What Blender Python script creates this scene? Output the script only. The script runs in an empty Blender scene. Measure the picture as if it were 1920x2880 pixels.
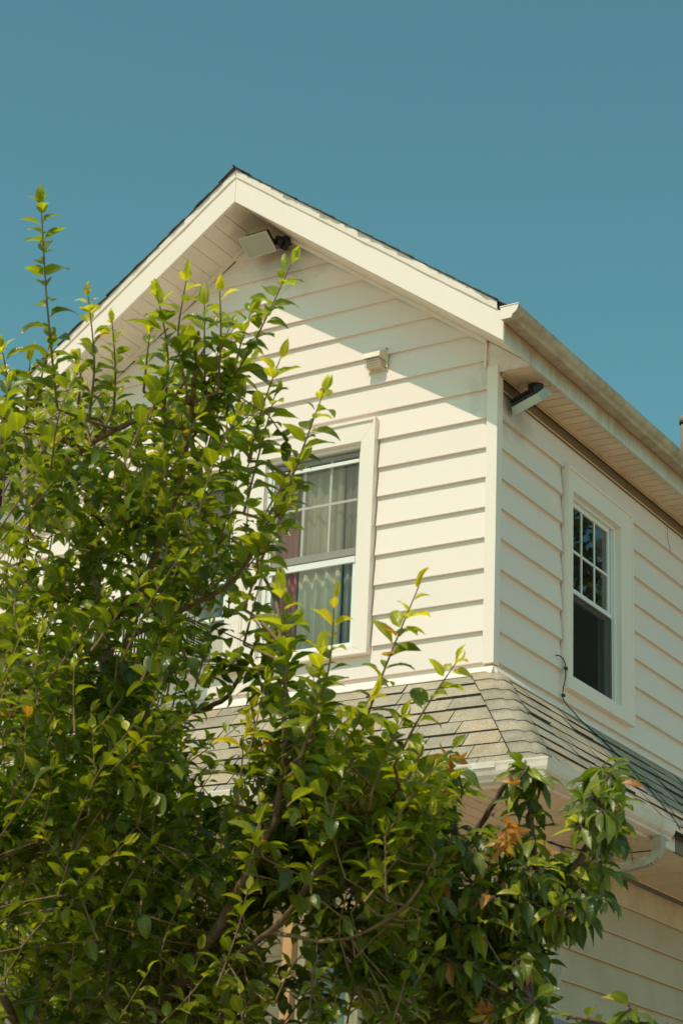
import bpy, math, random
import numpy as np
from mathutils import Vector, Matrix
R = math.radians
rng = np.random.default_rng(11)
random.seed(5)
scene = bpy.context.scene
col = scene.collection

# ---------------------------------------------------------------- camera, sky, sun, exposure
CF, CYAW, CPIT, CROL = 5771.0, 0.565015, 0.36749, 0.0447964
CPOS = np.array([5.49220, -10.42483, -5.61483])
_fw = np.array([-math.sin(CYAW)*math.cos(CPIT), math.cos(CYAW)*math.cos(CPIT), math.sin(CPIT)])
_r = np.array([math.cos(CYAW), math.sin(CYAW), 0.0]); _u = np.cross(_r, _fw)
CR = math.cos(CROL)*_r + math.sin(CROL)*_u
CU = -math.sin(CROL)*_r + math.cos(CROL)*_u
cam = bpy.data.cameras.new('camera'); camo = bpy.data.objects.new('camera', cam); col.objects.link(camo)
M = Matrix.Identity(4)
for i in range(3):
    M[i][0], M[i][1], M[i][2], M[i][3] = CR[i], CU[i], -_fw[i], CPOS[i]
camo.matrix_world = M
cam.sensor_fit = 'VERTICAL'; cam.sensor_height = 36.0; cam.lens = 36.0*CF/2880.0
cam.clip_start = 0.1; cam.clip_end = 800
cam.dof.use_dof = True; cam.dof.focus_distance = 11.8; cam.dof.aperture_fstop = 13.0
scene.camera = camo
scene.render.resolution_x, scene.render.resolution_y = 682, 1024

SUN = Vector((-0.05, -1.0, 1.42)).normalized()          # towards the sun
elev = math.asin(SUN.z)
world = bpy.data.worlds.new('World'); scene.world = world; world.use_nodes = True
nt = world.node_tree; nt.nodes.clear()
sky = nt.nodes.new('ShaderNodeTexSky'); sky.sky_type = 'NISHITA'; sky.sun_disc = False
sky.sun_elevation = elev; sky.sun_rotation = math.atan2(SUN.x, SUN.y)
sky.air_density = 1.0; sky.dust_density = 1.0; sky.ozone_density = 1.0
mx = nt.nodes.new('ShaderNodeMix'); mx.data_type = 'RGBA'; mx.blend_type = 'MULTIPLY'; mx.inputs[0].default_value = 1.0
mx.inputs[7].default_value = (0.80, 1.37, .99, 1)       # the photograph's warm white balance
bg = nt.nodes.new('ShaderNodeBackground'); bg.inputs[1].default_value = 0.099
wo = nt.nodes.new('ShaderNodeOutputWorld')
nt.links.new(sky.outputs[0], mx.inputs[6]); nt.links.new(mx.outputs[2], bg.inputs[0]); nt.links.new(bg.outputs[0], wo.inputs[0])
sl = bpy.data.lights.new('sun', 'SUN'); sl.energy = 2.85; sl.angle = R(0.53); sl.color = (1.0, 0.84, 0.68)
so = bpy.data.objects.new('sun', sl); col.objects.link(so)
so.rotation_euler = (-SUN).to_track_quat('-Z', 'Y').to_euler()
scene.view_settings.view_transform = 'Standard'; scene.view_settings.look = 'None'
scene.view_settings.gamma = 1.0; scene.view_settings.exposure = 0.15
scene.view_settings.use_curve_mapping = False

# ---------------------------------------------------------------- helpers
def at(px, py, dist):
    """a point `dist` metres along the sight line of a spot in the photograph (1568-wide coordinates)"""
    s = 1920/1568
    d = _fw + CR*(px*s-960)/CF - CU*(py*s-1440)/CF
    return CPOS + d/np.linalg.norm(d)*dist

class MB:
    def __init__(s): s.v = []; s.f = []
    def add(s, vs, fs):
        b = len(s.v); s.v += [tuple(map(float, p)) for p in vs]; s.f += [tuple(i+b for i in f) for f in fs]
        return s
    def box(s, x0, x1, y0, y1, z0, z1):
        if x0 > x1: x0, x1 = x1, x0
        if y0 > y1: y0, y1 = y1, y0
        if z0 > z1: z0, z1 = z1, z0
        return s.add([(x0,y0,z0),(x1,y0,z0),(x1,y1,z0),(x0,y1,z0),(x0,y0,z1),(x1,y0,z1),(x1,y1,z1),(x0,y1,z1)],
                     [(0,3,2,1),(4,5,6,7),(0,1,5,4),(1,2,6,5),(2,3,7,6),(3,0,4,7)])
    def prism(s, poly, ext):
        """closed polygon (list of 3D points) swept by the vector ext"""
        n = len(poly); e = np.array(ext, float)
        a = [np.array(p, float) for p in poly]; b = [p+e for p in a]
        fs = [tuple(range(n))[::-1], tuple(range(n, 2*n))] + [(i, (i+1) % n, n+(i+1) % n, n+i) for i in range(n)]
        return s.add(a+b, fs)
    def obox(s, c, ax, ay, az):
        c, ax, ay, az = (np.array(q, float) for q in (c, ax, ay, az))
        P = [c+i*ax+j*ay+k*az for k in (-1, 1) for (i, j) in ((-1,-1),(1,-1),(1,1),(-1,1))]
        return s.add(P, [(0,3,2,1),(4,5,6,7),(0,1,5,4),(1,2,6,5),(2,3,7,6),(3,0,4,7)])
    def tube(s, pts, rad, n=6, cap=True):
        pts = [np.array(p, float) for p in pts]
        if not hasattr(rad, '__len__'): rad = [rad]*len(pts)
        b = len(s.v); up = np.array([0.13, 0.21, 0.97])
        for i, p in enumerate(pts):
            t = pts[min(i+1, len(pts)-1)]-pts[max(i-1, 0)]; t = t/(np.linalg.norm(t)+1e-9)
            if abs(t@up) > .95: up = np.array([0.9, 0.3, 0.1])
            a = np.cross(t, up); a /= np.linalg.norm(a); c = np.cross(t, a)
            for k in range(n):
                w = 2*math.pi*k/n; q = p+rad[i]*(a*math.cos(w)+c*math.sin(w)); s.v.append(tuple(q))
        for i in range(len(pts)-1):
            for k in range(n):
                s.f.append((b+i*n+k, b+i*n+(k+1) % n, b+(i+1)*n+(k+1) % n, b+(i+1)*n+k))
        if cap:
            s.f.append(tuple(b+k for k in range(n))[::-1]); e = b+(len(pts)-1)*n; s.f.append(tuple(e+k for k in range(n)))
        return s
    def sweep(s, prof, path):
        """open profile swept through frames: path = list of functions mapping a profile point to 3D"""
        b = len(s.v); n = len(prof)
        for fn in path:
            for p in prof: s.v.append(tuple(fn(*p)))
        for i in range(len(path)-1):
            for k in range(n-1):
                s.f.append((b+i*n+k, b+i*n+k+1, b+(i+1)*n+k+1, b+(i+1)*n+k))
        return s
    def build(s, name, mat, parent=None, smooth=False, recalc=True):
        me = bpy.data.meshes.new(name); me.from_pydata(s.v, [], s.f)
        import bmesh
        if recalc: bm = bmesh.new(); bm.from_mesh(me); bmesh.ops.recalc_face_normals(bm, faces=bm.faces); bm.to_mesh(me); bm.free()
        if mat: me.materials.append(mat)
        if smooth: me.polygons.foreach_set('use_smooth', [True]*len(me.polygons))
        o = bpy.data.objects.new(name, me); col.objects.link(o)
        if parent: o.parent = parent; o.matrix_parent_inverse = parent.matrix_world.inverted()
        return o
def tag(o, label=None, cat=None, group=None, kind=None):
    if label: o['label'] = label
    if cat: o['category'] = cat
    if group: o['group'] = group
    if kind: o['kind'] = kind
    return o
def empty(name, loc=(0,0,0)):
    o = bpy.data.objects.new(name, None); col.objects.link(o); o.location = loc; o.empty_display_size = .2
    o.matrix_world = Matrix.Translation(Vector(loc)); return o
def bevel(o, w=0.002, seg=1):
    m = o.modifiers.new('edge', 'BEVEL'); m.width = w; m.segments = seg; m.limit_method = 'ANGLE'; m.angle_limit = R(40); return o

# ---------------------------------------------------------------- materials
def newmat(name):
    m = bpy.data.materials.new(name); m.use_nodes = True
    n = m.node_tree; b = n.nodes['Principled BSDF']; return m, n, b
def nd(n, t, **k):
    x = n.nodes.new(t)
    for a, v in k.items(): setattr(x, a, v)
    return x
def noise(n, vec, scale, detail=4, rough=.55):
    t = nd(n, 'ShaderNodeTexNoise'); t.inputs['Scale'].default_value = scale; t.inputs['Detail'].default_value = detail
    t.inputs['Roughness'].default_value = rough; n.links.new(vec, t.inputs['Vector']); return t.outputs[0]
def mapping(n, src, scale):
    m = nd(n, 'ShaderNodeMapping'); m.inputs['Scale'].default_value = scale; n.links.new(src, m.inputs[0]); return m.outputs[0]
def ramp(n, fac, stops):
    r = nd(n, 'ShaderNodeValToRGB'); e = r.color_ramp.elements
    while len(e) < len(stops): e.new(0.5)
    for i, (p, c) in enumerate(stops): e[i].position = p; e[i].color = (*c, 1) if len(c) == 3 else c
    n.links.new(fac, r.inputs[0]); return r.outputs[0]
def mixc(n, fac, a, b, mode='MIX'):
    m = nd(n, 'ShaderNodeMix', data_type='RGBA', blend_type=mode)
    for s, v in ((0, fac), (6, a), (7, b)):
        if hasattr(v, 'links') or hasattr(v, 'is_linked'): n.links.new(v, m.inputs[s])
        elif s == 0: m.inputs[0].default_value = v
        else: m.inputs[s].default_value = (*v, 1)
    return m.outputs[2]
def bump(n, b, h, strength=.3, dist=.002):
    u = nd(n, 'ShaderNodeBump'); u.inputs['Strength'].default_value = strength; u.inputs['Distance'].default_value = dist
    n.links.new(h, u.inputs['Height']); n.links.new(u.outputs[0], b.inputs['Normal'])
def paint(name, c, rough=.5, dirt=.12, dirtc=(.42, .36, .26), dscale=2.5, grain=None, bstr=.25, spots=0.0, vary=0.0, soot=()):
    """painted or vinyl surface: large soft soiling, speckle, fine embossed grain"""
    m, n, b = newmat(name); geo = nd(n, 'ShaderNodeNewGeometry').outputs['Position']
    d = noise(n, geo, dscale, 6, .62)
    f = ramp(n, d, [(.42, (0, 0, 0)), (.75, (dirt,)*3)])
    colr = mixc(n, f, c, dirtc)
    if spots:
        s = ramp(n, noise(n, geo, 60, 3, .7), [(.66, (0, 0, 0)), (.74, (spots,)*3)])
        colr = mixc(n, s, colr, (.25, .18, .10))
    for (c0, rad_) in soot:          # smoke-brown smudge around a lamp
        vd = nd(n, 'ShaderNodeVectorMath', operation='DISTANCE'); n.links.new(geo, vd.inputs[0]); vd.inputs[1].default_value = c0
        ad = nd(n, 'ShaderNodeMath', operation='MULTIPLY_ADD'); n.links.new(noise(n, geo, 7, 6, .7), ad.inputs[0]); ad.inputs[1].default_value = rad_*1.1; n.links.new(vd.outputs['Value'], ad.inputs[2])
        f = ramp(n, ad.outputs[0], [(rad_*.62, (.72,)*3), (min(.99, rad_*1.55), (0, 0, 0))]); colr = mixc(n, f, colr, (.20, .145, .085))
    if vary:
        oi = nd(n, 'ShaderNodeObjectInfo').outputs['Random']
        v = ramp(n, oi, [(0, (1-vary,)*3), (1, (1, 1, 1))]); colr = mixc(n, 1.0, colr, v, 'MULTIPLY')
    n.links.new(colr, b.inputs['Base Color']); b.inputs['Roughness'].default_value = rough
    b.inputs['Specular IOR Level'].default_value = .35
    g = noise(n, mapping(n, geo, grain or (40, 40, 40)), 8, 4, .6)
    bump(n, b, g, bstr, .0012)
    return m
VIN = (.87, .755, .70)
M_ = {}
M_['siding'] = paint('vinyl_siding', VIN, .52, .06, (.60, .52, .38), 1.3, (2.2, 2.2, 70), .35, .0, .05, soot=[((-1.62, 0, 1.22), .42), ((.03, .22, -.18), .34)])
M_['lowsiding'] = paint('shade_toned_siding', (.58, .46, .33), .55, .6, (.40, .30, .19), 2.2, (2.2, 2.2, 70), .35, .0, .08)  # lower wall's shade put into the siding colour, with blotchy soiling
M_['trim'] = paint('white_trim', (.88, .77, .70), .42, .05, (.55, .50, .40), 2, None, .08)
M_['fascia'] = paint('white_fascia', (.88, .76, .69), .45, .06, (.55, .47, .36), 3, None, .12, .25)
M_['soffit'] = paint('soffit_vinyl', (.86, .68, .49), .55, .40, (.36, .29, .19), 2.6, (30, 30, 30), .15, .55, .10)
M_['rakesoffit'] = paint('rake_soffit_vinyl', (.88, .78, .68), .55, .18, (.46, .36, .22), 4.5, (30, 30, 30), .15, .8, .08, soot=[((-1.72, -.1, 1.33), .36)])
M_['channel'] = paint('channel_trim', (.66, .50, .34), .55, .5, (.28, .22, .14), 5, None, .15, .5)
M_['frame'] = paint('window_frame', (.80, .80, .77), .35, .04, (.6, .58, .5), 3, None, .05)
M_['grey'] = paint('weathered_sash', (.45, .45, .42), .5, .3, (.3, .28, .24), 9, None, .2)
M_['darkwood'] = paint('weathered_board', (.22, .19, .155), .8, .4, (.10, .085, .07), 6, (3, 40, 40), .5)
M_['core'] = paint('wall_sheathing', (.62, .58, .49), .8, .2)
M_['room'] = paint('room_wall', (.30, .29, .27), .9, .1)
M_['pipe'] = paint('copper_pipe', (.36, .235, .16), .6, .5, (.20, .14, .10), 14, None, .2, .5)
M_['black'] = paint('black_metal', (.022, .024, .024), .55, .3, (.06, .05, .04), 12)
M_['rust'] = paint('rusted_steel', (.10, .055, .03), .8, .6, (.03, .02, .015), 30)
M_['cable'] = paint('cable_sheath', (.012, .012, .013), .5, .0)
M_['ac'] = paint('ac_cabinet', (.70, .68, .60), .5, .3, (.4, .36, .28), 6, None, .1, .3)
M_['slot'] = paint('louvre_slot', (.02, .02, .02), .9, .0)
M_['lens'] = paint('lamp_housing', (.52, .53, .47), .45, .3, (.2, .19, .15), 12, None, .2, .3)
M_['ventwhite'] = paint('vent_plastic', (.82, .74, .62), .55, .3, (.36, .26, .16), 18, None, .15, .6)

M_['lip'] = paint('soiled_bounce_lip', (.66, .47, .30), .6, .3, (.5, .3, .15), 12)  # tan soiling plus warm bounce light painted into the siding lips
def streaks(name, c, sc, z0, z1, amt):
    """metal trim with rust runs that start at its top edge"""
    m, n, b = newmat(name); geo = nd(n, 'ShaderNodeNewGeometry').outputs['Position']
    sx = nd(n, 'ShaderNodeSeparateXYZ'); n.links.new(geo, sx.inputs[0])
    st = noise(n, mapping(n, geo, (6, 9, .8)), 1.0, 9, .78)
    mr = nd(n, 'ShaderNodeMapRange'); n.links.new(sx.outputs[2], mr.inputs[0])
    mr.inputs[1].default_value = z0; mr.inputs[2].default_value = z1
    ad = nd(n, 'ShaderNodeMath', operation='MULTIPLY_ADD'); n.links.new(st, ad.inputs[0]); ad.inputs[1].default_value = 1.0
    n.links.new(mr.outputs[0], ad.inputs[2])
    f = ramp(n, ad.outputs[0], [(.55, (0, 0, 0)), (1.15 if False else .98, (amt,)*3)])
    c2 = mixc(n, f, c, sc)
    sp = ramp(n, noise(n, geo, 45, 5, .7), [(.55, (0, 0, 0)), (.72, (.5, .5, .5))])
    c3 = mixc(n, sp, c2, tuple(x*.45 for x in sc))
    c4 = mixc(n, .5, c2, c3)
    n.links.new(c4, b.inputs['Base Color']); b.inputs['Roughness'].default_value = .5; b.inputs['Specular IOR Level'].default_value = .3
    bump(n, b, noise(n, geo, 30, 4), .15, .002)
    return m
M_['eavefascia'] = streaks('rust_run_fascia', (.66, .64, .56), (.36, .19, .07), -.13, .14, .85)
M_['gutter'] = paint('gutter_metal', (.52, .44, .33), .5, .8, (.22, .16, .10), 7, (4, 4, 40), .2, .6)
M_['gutwhite'] = paint('gutter_white', (.80, .70, .63), .42, .5, (.40, .32, .22), 4, None, .1, .5)
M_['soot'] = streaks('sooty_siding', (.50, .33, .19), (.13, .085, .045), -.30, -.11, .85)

def shingle_mat(name, c, vary=.3):
    m, n, b = newmat(name); geo = nd(n, 'ShaderNodeNewGeometry').outputs['Position']
    g = noise(n, geo, 420, 2, .8); g2 = noise(n, geo, 85, 4, .8)
    big = noise(n, geo, 5, 5, .6)
    oi = nd(n, 'ShaderNodeObjectInfo').outputs['Random']
    base = ramp(n, oi, [(0, tuple(x*(1-vary) for x in c)), (.5, c), (.8, (c[0]*1.10, c[1]*1.0, c[2]*.9)), (1, tuple(min(1, x*1.15) for x in c))])
    sp = ramp(n, g, [(.30, (.55,)*3), (.5, (1.0,)*3), (.72, (1.35, 1.32, 1.28))])
    s2 = ramp(n, g2, [(.3, (.62,)*3), (.5, (1.0,)*3), (.7, (1.32,)*3)])
    dk = ramp(n, big, [(.40, (1, 1, 1)), (.78, (.72, .70, .66))])
    c1 = mixc(n, 1.0, base, sp, 'MULTIPLY'); c1 = mixc(n, 1.0, c1, s2, 'MULTIPLY'); c1 = mixc(n, 1.0, c1, dk, 'MULTIPLY')
    n.links.new(c1, b.inputs['Base Color']); b.inputs['Roughness'].default_value = .9; b.inputs['Specular IOR Level'].default_value = .2
    bump(n, b, g, .5, .002); return m
M_['shingle'] = shingle_mat('grey_shingle', (.43, .375, .295), .14)
M_['darkshingle'] = shingle_mat('dark_shingle_edge', (.085, .085, .08))
M_['underlay'] = paint('felt_underlay', (.035, .035, .035), .9, .2)

def wood_mat():
    m, n, b = newmat('cedar_post'); geo = nd(n, 'ShaderNodeNewGeometry').outputs['Position']
    w = noise(n, mapping(n, geo, (90, 90, 3)), 1.0, 5, .6)
    c = ramp(n, w, [(.3, (.36, .17, .07)), (.55, (.56, .30, .135)), (.75, (.62, .36, .17))])
    n.links.new(c, b.inputs['Base Color']); b.inputs['Roughness'].default_value = .75; bump(n, b, w, .4, .002); return m
M_['post'] = wood_mat()
def fabric(name, c, trans=.25):
    m, n, b = newmat(name); geo = nd(n, 'ShaderNodeNewGeometry').outputs['Position']
    w = noise(n, mapping(n, geo, (60, 60, 4)), 1, 3)
    cc = ramp(n, w, [(.3, tuple(x*.85 for x in c)), (.7, c)])
    n.links.new(cc, b.inputs['Base Color']); b.inputs['Roughness'].default_value = .9
    return m
M_['cream'] = fabric('cream_cloth', (.86, .78, .62)); M_['red'] = fabric('red_cloth', (.58, .19, .16))
M_['sheer'] = fabric('pale_blue_cloth', (.62, .70, .72)); M_['grey_cloth'] = fabric('grey_cloth', (.50, .47, .41))
def glass_mat(name, tint=(.9, .94, .93), dark=0.0, gl=1.0, dcol=None):
    m = bpy.data.materials.new(name); m.use_nodes = True; n = m.node_tree; n.nodes.clear()
    o = nd(n, 'ShaderNodeOutputMaterial'); t = nd(n, 'ShaderNodeBsdfTransparent'); g = nd(n, 'ShaderNodeBsdfGlossy')
    t.inputs[0].default_value = (*tint, 1); g.inputs['Roughness'].default_value = .015; g.inputs[0].default_value = (1, 1, 1, 1)
    fr = nd(n, 'ShaderNodeFresnel'); fr.inputs[0].default_value = 1.62
    geo = nd(n, 'ShaderNodeNewGeometry').outputs['Position']
    bu = nd(n, 'ShaderNodeBump'); bu.inputs['Strength'].default_value = .25; bu.inputs['Distance'].default_value = .004
    n.links.new(noise(n, geo, 3, 2), bu.inputs['Height']); n.links.new(bu.outputs[0], g.inputs['Normal'])
    mu = nd(n, 'ShaderNodeMath', operation='MULTIPLY'); mu.inputs[1].default_value = gl; n.links.new(fr.outputs[0], mu.inputs[0])
    x = nd(n, 'ShaderNodeMixShader'); n.links.new(mu.outputs[0], x.inputs[0]); n.links.new(t.outputs[0], x.inputs[1]); n.links.new(g.outputs[0], x.inputs[2])
    last = x.outputs[0]
    if dark:
        d = nd(n, 'ShaderNodeBsdfDiffuse'); d.inputs[0].default_value = (*dcol, 1) if dcol else (.27, .23, .18, 1) if dark < .4 else (.060, .062, .055, 1)
        y = nd(n, 'ShaderNodeMixShader'); y.inputs[0].default_value = dark
        n.links.new(last, y.inputs[1]); n.links.new(d.outputs[0], y.inputs[2]); last = y.outputs[0]
    n.links.new(last, o.inputs[0]); return m
M_['glass'] = glass_mat('window_glass', gl=.7)
M_['dimglass'] = glass_mat('shaded_window_glass', gl=.3)
M_['sideglass'] = glass_mat('side_window_glass', gl=1.25)
M_['screen'] = glass_mat('insect_screen', (1, 1, 1), .33, 0.0)
M_['darkscreen'] = glass_mat('dark_insect_screen', (.6, .6, .6), .42, 0.0)
def leaf_mat(name, dark, mid, young, dry, trans=.38, rough=.42, vein=.5):
    """tint attribute: 0 old leaf .. 1 young tip; above 1.5 a dried one"""
    m, n, b = newmat(name)
    at_ = nd(n, 'ShaderNodeAttribute'); at_.attribute_name = 'tint'
    mr = nd(n, 'ShaderNodeMath', operation='MULTIPLY'); n.links.new(at_.outputs['Fac'], mr.inputs[0]); mr.inputs[1].default_value = .5
    c = ramp(n, mr.outputs[0], [(0, dark), (.28, mid), (.5, young), (.8, dry)])
    uv = nd(n, 'ShaderNodeUVMap').outputs[0]
    sx = nd(n, 'ShaderNodeSeparateXYZ'); n.links.new(uv, sx.inputs[0])
    # side veins: v - |u| repeated
    ab = nd(n, 'ShaderNodeMath', operation='ABSOLUTE'); n.links.new(sx.outputs[0], ab.inputs[0])
    sb = nd(n, 'ShaderNodeMath', operation='SUBTRACT'); n.links.new(sx.outputs[1], sb.inputs[0]); n.links.new(ab.outputs[0], sb.inputs[1])
    ml = nd(n, 'ShaderNodeMath', operation='MULTIPLY'); n.links.new(sb.outputs[0], ml.inputs[0]); ml.inputs[1].default_value = 52
    sn = nd(n, 'ShaderNodeMath', operation='SINE'); n.links.new(ml.outputs[0], sn.inputs[0])
    geo = nd(n, 'ShaderNodeNewGeometry').outputs['Position']
    bl = ramp(n, noise(n, geo, 26, 4, .7), [(.35, (.78, .82, .75)), (.65, (1.12, 1.08, 1.0))])
    c = mixc(n, 1.0, c, bl, 'MULTIPLY')
    mid_ = ramp(n, ab.outputs[0], [(0, (1.5, 1.45, 1.2)), (.06, (1, 1, 1))]); c = mixc(n, 1.0, c, mid_, 'MULTIPLY')
    n.links.new(c, b.inputs['Base Color']); b.inputs['Roughness'].default_value = rough; b.inputs['Specular IOR Level'].default_value = .75
    bump(n, b, sn.outputs[0], vein, .0012)
    tr = nd(n, 'ShaderNodeBsdfTranslucent')
    tc = mixc(n, 1.0, c, (2.0, 2.0, .55), 'MULTIPLY'); n.links.new(tc, tr.inputs[0])
    mxs = nd(n, 'ShaderNodeMixShader'); mxs.inputs[0].default_value = trans
    out = n.nodes['Material Output']; n.links.new(b.outputs[0], mxs.inputs[1]); n.links.new(tr.outputs[0], mxs.inputs[2]); n.links.new(mxs.outputs[0], out.inputs[0])
    return m
M_['leaf'] = leaf_mat('plum_leaf', (.050, .080, .009), (.262, .296, .022), (.62, .56, .05), (.40, .17, .05), .45, .30, .2)
M_['cherryleaf'] = leaf_mat('cherry_leaf', (.058, .092, .020), (.225, .270, .050), (.46, .46, .07), (.44, .18, .06), .42, .38, .12)
def bark_mat(name, c1, c2):
    m, n, b = newmat(name); geo = nd(n, 'ShaderNodeNewGeometry').outputs['Position']
    w = noise(n, mapping(n, geo, (30, 30, 9)), 2.0, 6, .7)
    c = ramp(n, w, [(.3, c1), (.7, c2)]); n.links.new(c, b.inputs['Base Color']); b.inputs['Roughness'].default_value = .8
    bump(n, b, w, .6, .004); return m
M_['bark'] = bark_mat('brown_bark', (.07, .04, .022), (.27, .155, .085))
M_['twig'] = bark_mat('twig_bark', (.12, .07, .03), (.30, .19, .085))
M_['cherrybark'] = bark_mat('cherry_bark', (.07, .045, .035), (.24, .16, .11))
def ground_mat(name, a, b2, sc):
    m, n, b = newmat(name); geo = nd(n, 'ShaderNodeNewGeometry').outputs['Position']
    c = ramp(n, noise(n, geo, sc, 8, .7), [(.3, a), (.7, b2)]); n.links.new(c, b.inputs['Base Color']); b.inputs['Roughness'].default_value = .9
    bump(n, b, noise(n, geo, sc*8, 4), .4, .01); return m
M_['ground'] = ground_mat('bounce_ground', (.56, .40, .27), (.66, .49, .34), 3)  # unseen ground, coloured pale and warm to throw bounce light on the house
M_['asphalt'] = ground_mat('asphalt', (.05, .048, .045), (.075, .07, .065), 6)  # unseen driveway surface, set dark to limit bounce onto the lower wall
M_['path'] = ground_mat('concrete', (.34, .31, .25), (.44, .40, .32), 4)

# ---------------------------------------------------------------- ground
GZ = -7.25
tag(MB().box(-60, 60, -60, 60, GZ-.2, GZ).build('ground', M_['ground']), kind='structure')
tag(MB().box(.8, 5.2, -30, 30, GZ-.1, GZ+.004).build('driveway', M_['asphalt']), kind='structure')
tag(MB().box(-9, .79, -4.2, -2.6, GZ-.1, GZ+.006).build('path', M_['path']), kind='structure')

# ---------------------------------------------------------------- house
house = empty('house', (-1.85, 4, GZ))
tag(house, 'white vinyl sided two storey house with gable roof and a grey shingled skirt roof', 'house')
XL, YB = -4.02, 8.6           # left wall, back wall
OH = .40                       # rake overhang
RX, RZ, SL = -1.843, 1.403, .7233     # ridge and lower edge of the rake board
def rake(x, off=0.0): return RZ + off - SL*abs(x-RX)
def FP(pl, u, d, z): return (u, -d, z) if pl == 'F' else (d, u, z)
def fbox(mb, pl, u0, u1, d0, d1, z0, z1):
    a, b = FP(pl, u0, d0, z0), FP(pl, u1, d1, z1)
    return mb.box(a[0], b[0], a[1], b[1], a[2], b[2])
REC = .020
def board(pl, u0, u1, z0, z1, mat='siding', base=0.0, clipr=None, name='siding_board', zref=None):
    """one clapboard course: lip at z0 on the wall plane, top tucked back by REC; clipr clips it to the rake"""
    zr = z0 if zref is None else zref
    def dd(z): return base - REC*min(1, (z-zr)/.2)
    segs = 1
    zs = [z0, z1]
    if clipr is not None:
        # u-range shrinks with height
        def lim(z):
            h = (RZ+clipr - z)/SL
            return max(u0, RX-h), min(u1, RX+h)
        if z0 > RZ+clipr-.02: return None
        zt = min(z1, RZ+clipr-.001)
        br = {z0, zt}
        for ue in (u0, u1):
            zc = RZ+clipr-SL*abs(ue-RX)
            if z0 < zc < zt: br.add(zc)
        zs = sorted(br)
    else:
        def lim(z): return u0, u1
    mb = MB(); n = len(zs); V = []
    wv = .0012
    for z in zs:
        a, b = lim(z)
        if b-a < .002: a = b = (a+b)/2; a -= .001; b += .001
        V += [FP(pl, a, dd(z), z), FP(pl, b, dd(z), z), FP(pl, b, base-REC-.005, z), FP(pl, a, base-REC-.005, z)]
    F = [(3, 2, 1, 0), tuple(4*(n-1)+k for k in range(4))]
    for i in range(n-1):
        for k in range(4):
            F.append((4*i+k, 4*i+(k+1) % 4, 4*(i+1)+(k+1) % 4, 4*(i+1)+k))
    mb.add(V, F)
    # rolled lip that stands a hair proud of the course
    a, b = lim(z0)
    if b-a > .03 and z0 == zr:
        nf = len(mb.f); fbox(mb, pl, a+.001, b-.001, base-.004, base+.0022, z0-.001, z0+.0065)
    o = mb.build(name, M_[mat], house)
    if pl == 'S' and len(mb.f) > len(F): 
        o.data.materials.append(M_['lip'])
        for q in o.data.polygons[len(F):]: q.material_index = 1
    return o

# --- windows: (plane, opening u0,u1,z0,z1)
W1 = ('F', -1.710, -.973, -1.800, -.405)
W2 = ('F', -2.690, -1.964, -1.800, -.405)
W3 = ('S', 1.043, 1.800, -1.815, -.535)
# upper front courses (the wall runs up into the gable)
def courses(pl, ua, ub, k0, k1, openings, **kw):
    for k in range(k0, k1):
        z0 = -.2*k; z1 = z0+.2
        iv = [(ua, ub)]
        for (o0, o1, oz0, oz1) in openings:
            if oz0 < z1-.01 and oz1 > z0+.01 and not (oz1-z0 < .02):
                nv = []
                for a, b in iv:
                    if o1 <= a or o0 >= b: nv.append((a, b)); continue
                    if o0-a > .01: nv.append((a, o0-.0))
                    if b-o1 > .01: nv.append((o1+.0, b))
                iv = nv
        for a, b in iv: board(pl, a, b, z0, z1, **kw)
GAP = .012
CAS = (-2.806-GAP, -.867+GAP, -1.80, -.405)
courses('F', XL+.06, -.066, -7, 11, [CAS], clipr=-.016)
board('F', XL+.06, -.066, -2.045, -2.0, zref=-2.2)
C3 = (.96-GAP, 1.985+GAP, -1.80, -.40)
courses('S', .066, YB-.05, 3, 11, [C3])
board('S', .066, YB-.05, -.4, -.2, zref=-.4)
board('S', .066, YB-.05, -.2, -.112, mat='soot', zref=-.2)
board('S', .066, YB-.05, -2.05, -2.0, zref=-2.2)
# the top joint in the side courses
jb = MB(); jb.tube([FP('S', 2.697, .0015, -.208), FP('S', 2.70, -.006, -.30), FP('S', 2.745, .001, -.395)], .0014, 5)
jb.build('siding_joint', M_['slot'], house)

# corner post, frieze trims
mb = MB()
mb.prism([(-.072, -.004, -2.012), (.004, -.004, -2.012), (.004, .072, -2.012), (-.023, .072, -2.012), (-.023, .02, -2.012), (-.072, .02, -2.012)], (0, 0, 1.962))
bevel(mb.build('corner_post', M_['trim'], house), .003, 2)
mb = MB(); mb.box(XL-.004, XL+.072, -.004, .03, -2.012, -.05); mb.build('corner_post', M_['trim'], house)
# white flashing at the foot of the upper wall
mb = MB()
mb.prism([(XL, .02, -2.035), (XL, -.012, -2.035), (XL, -.042, -2.085), (XL, -.042, -2.092), (XL, .02, -2.092)], (-XL+.01, 0, 0))
mb.build('wall_flashing', M_['trim'], house)
mb = MB(); mb.prism([(-.02, .0, -2.035), (.012, .0, -2.035), (.030, .0, -2.068), (.030, 0, -2.078), (-.02, 0, -2.078)], (0, YB, 0)); mb.build('wall_flashing', M_['trim'], house)
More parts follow.
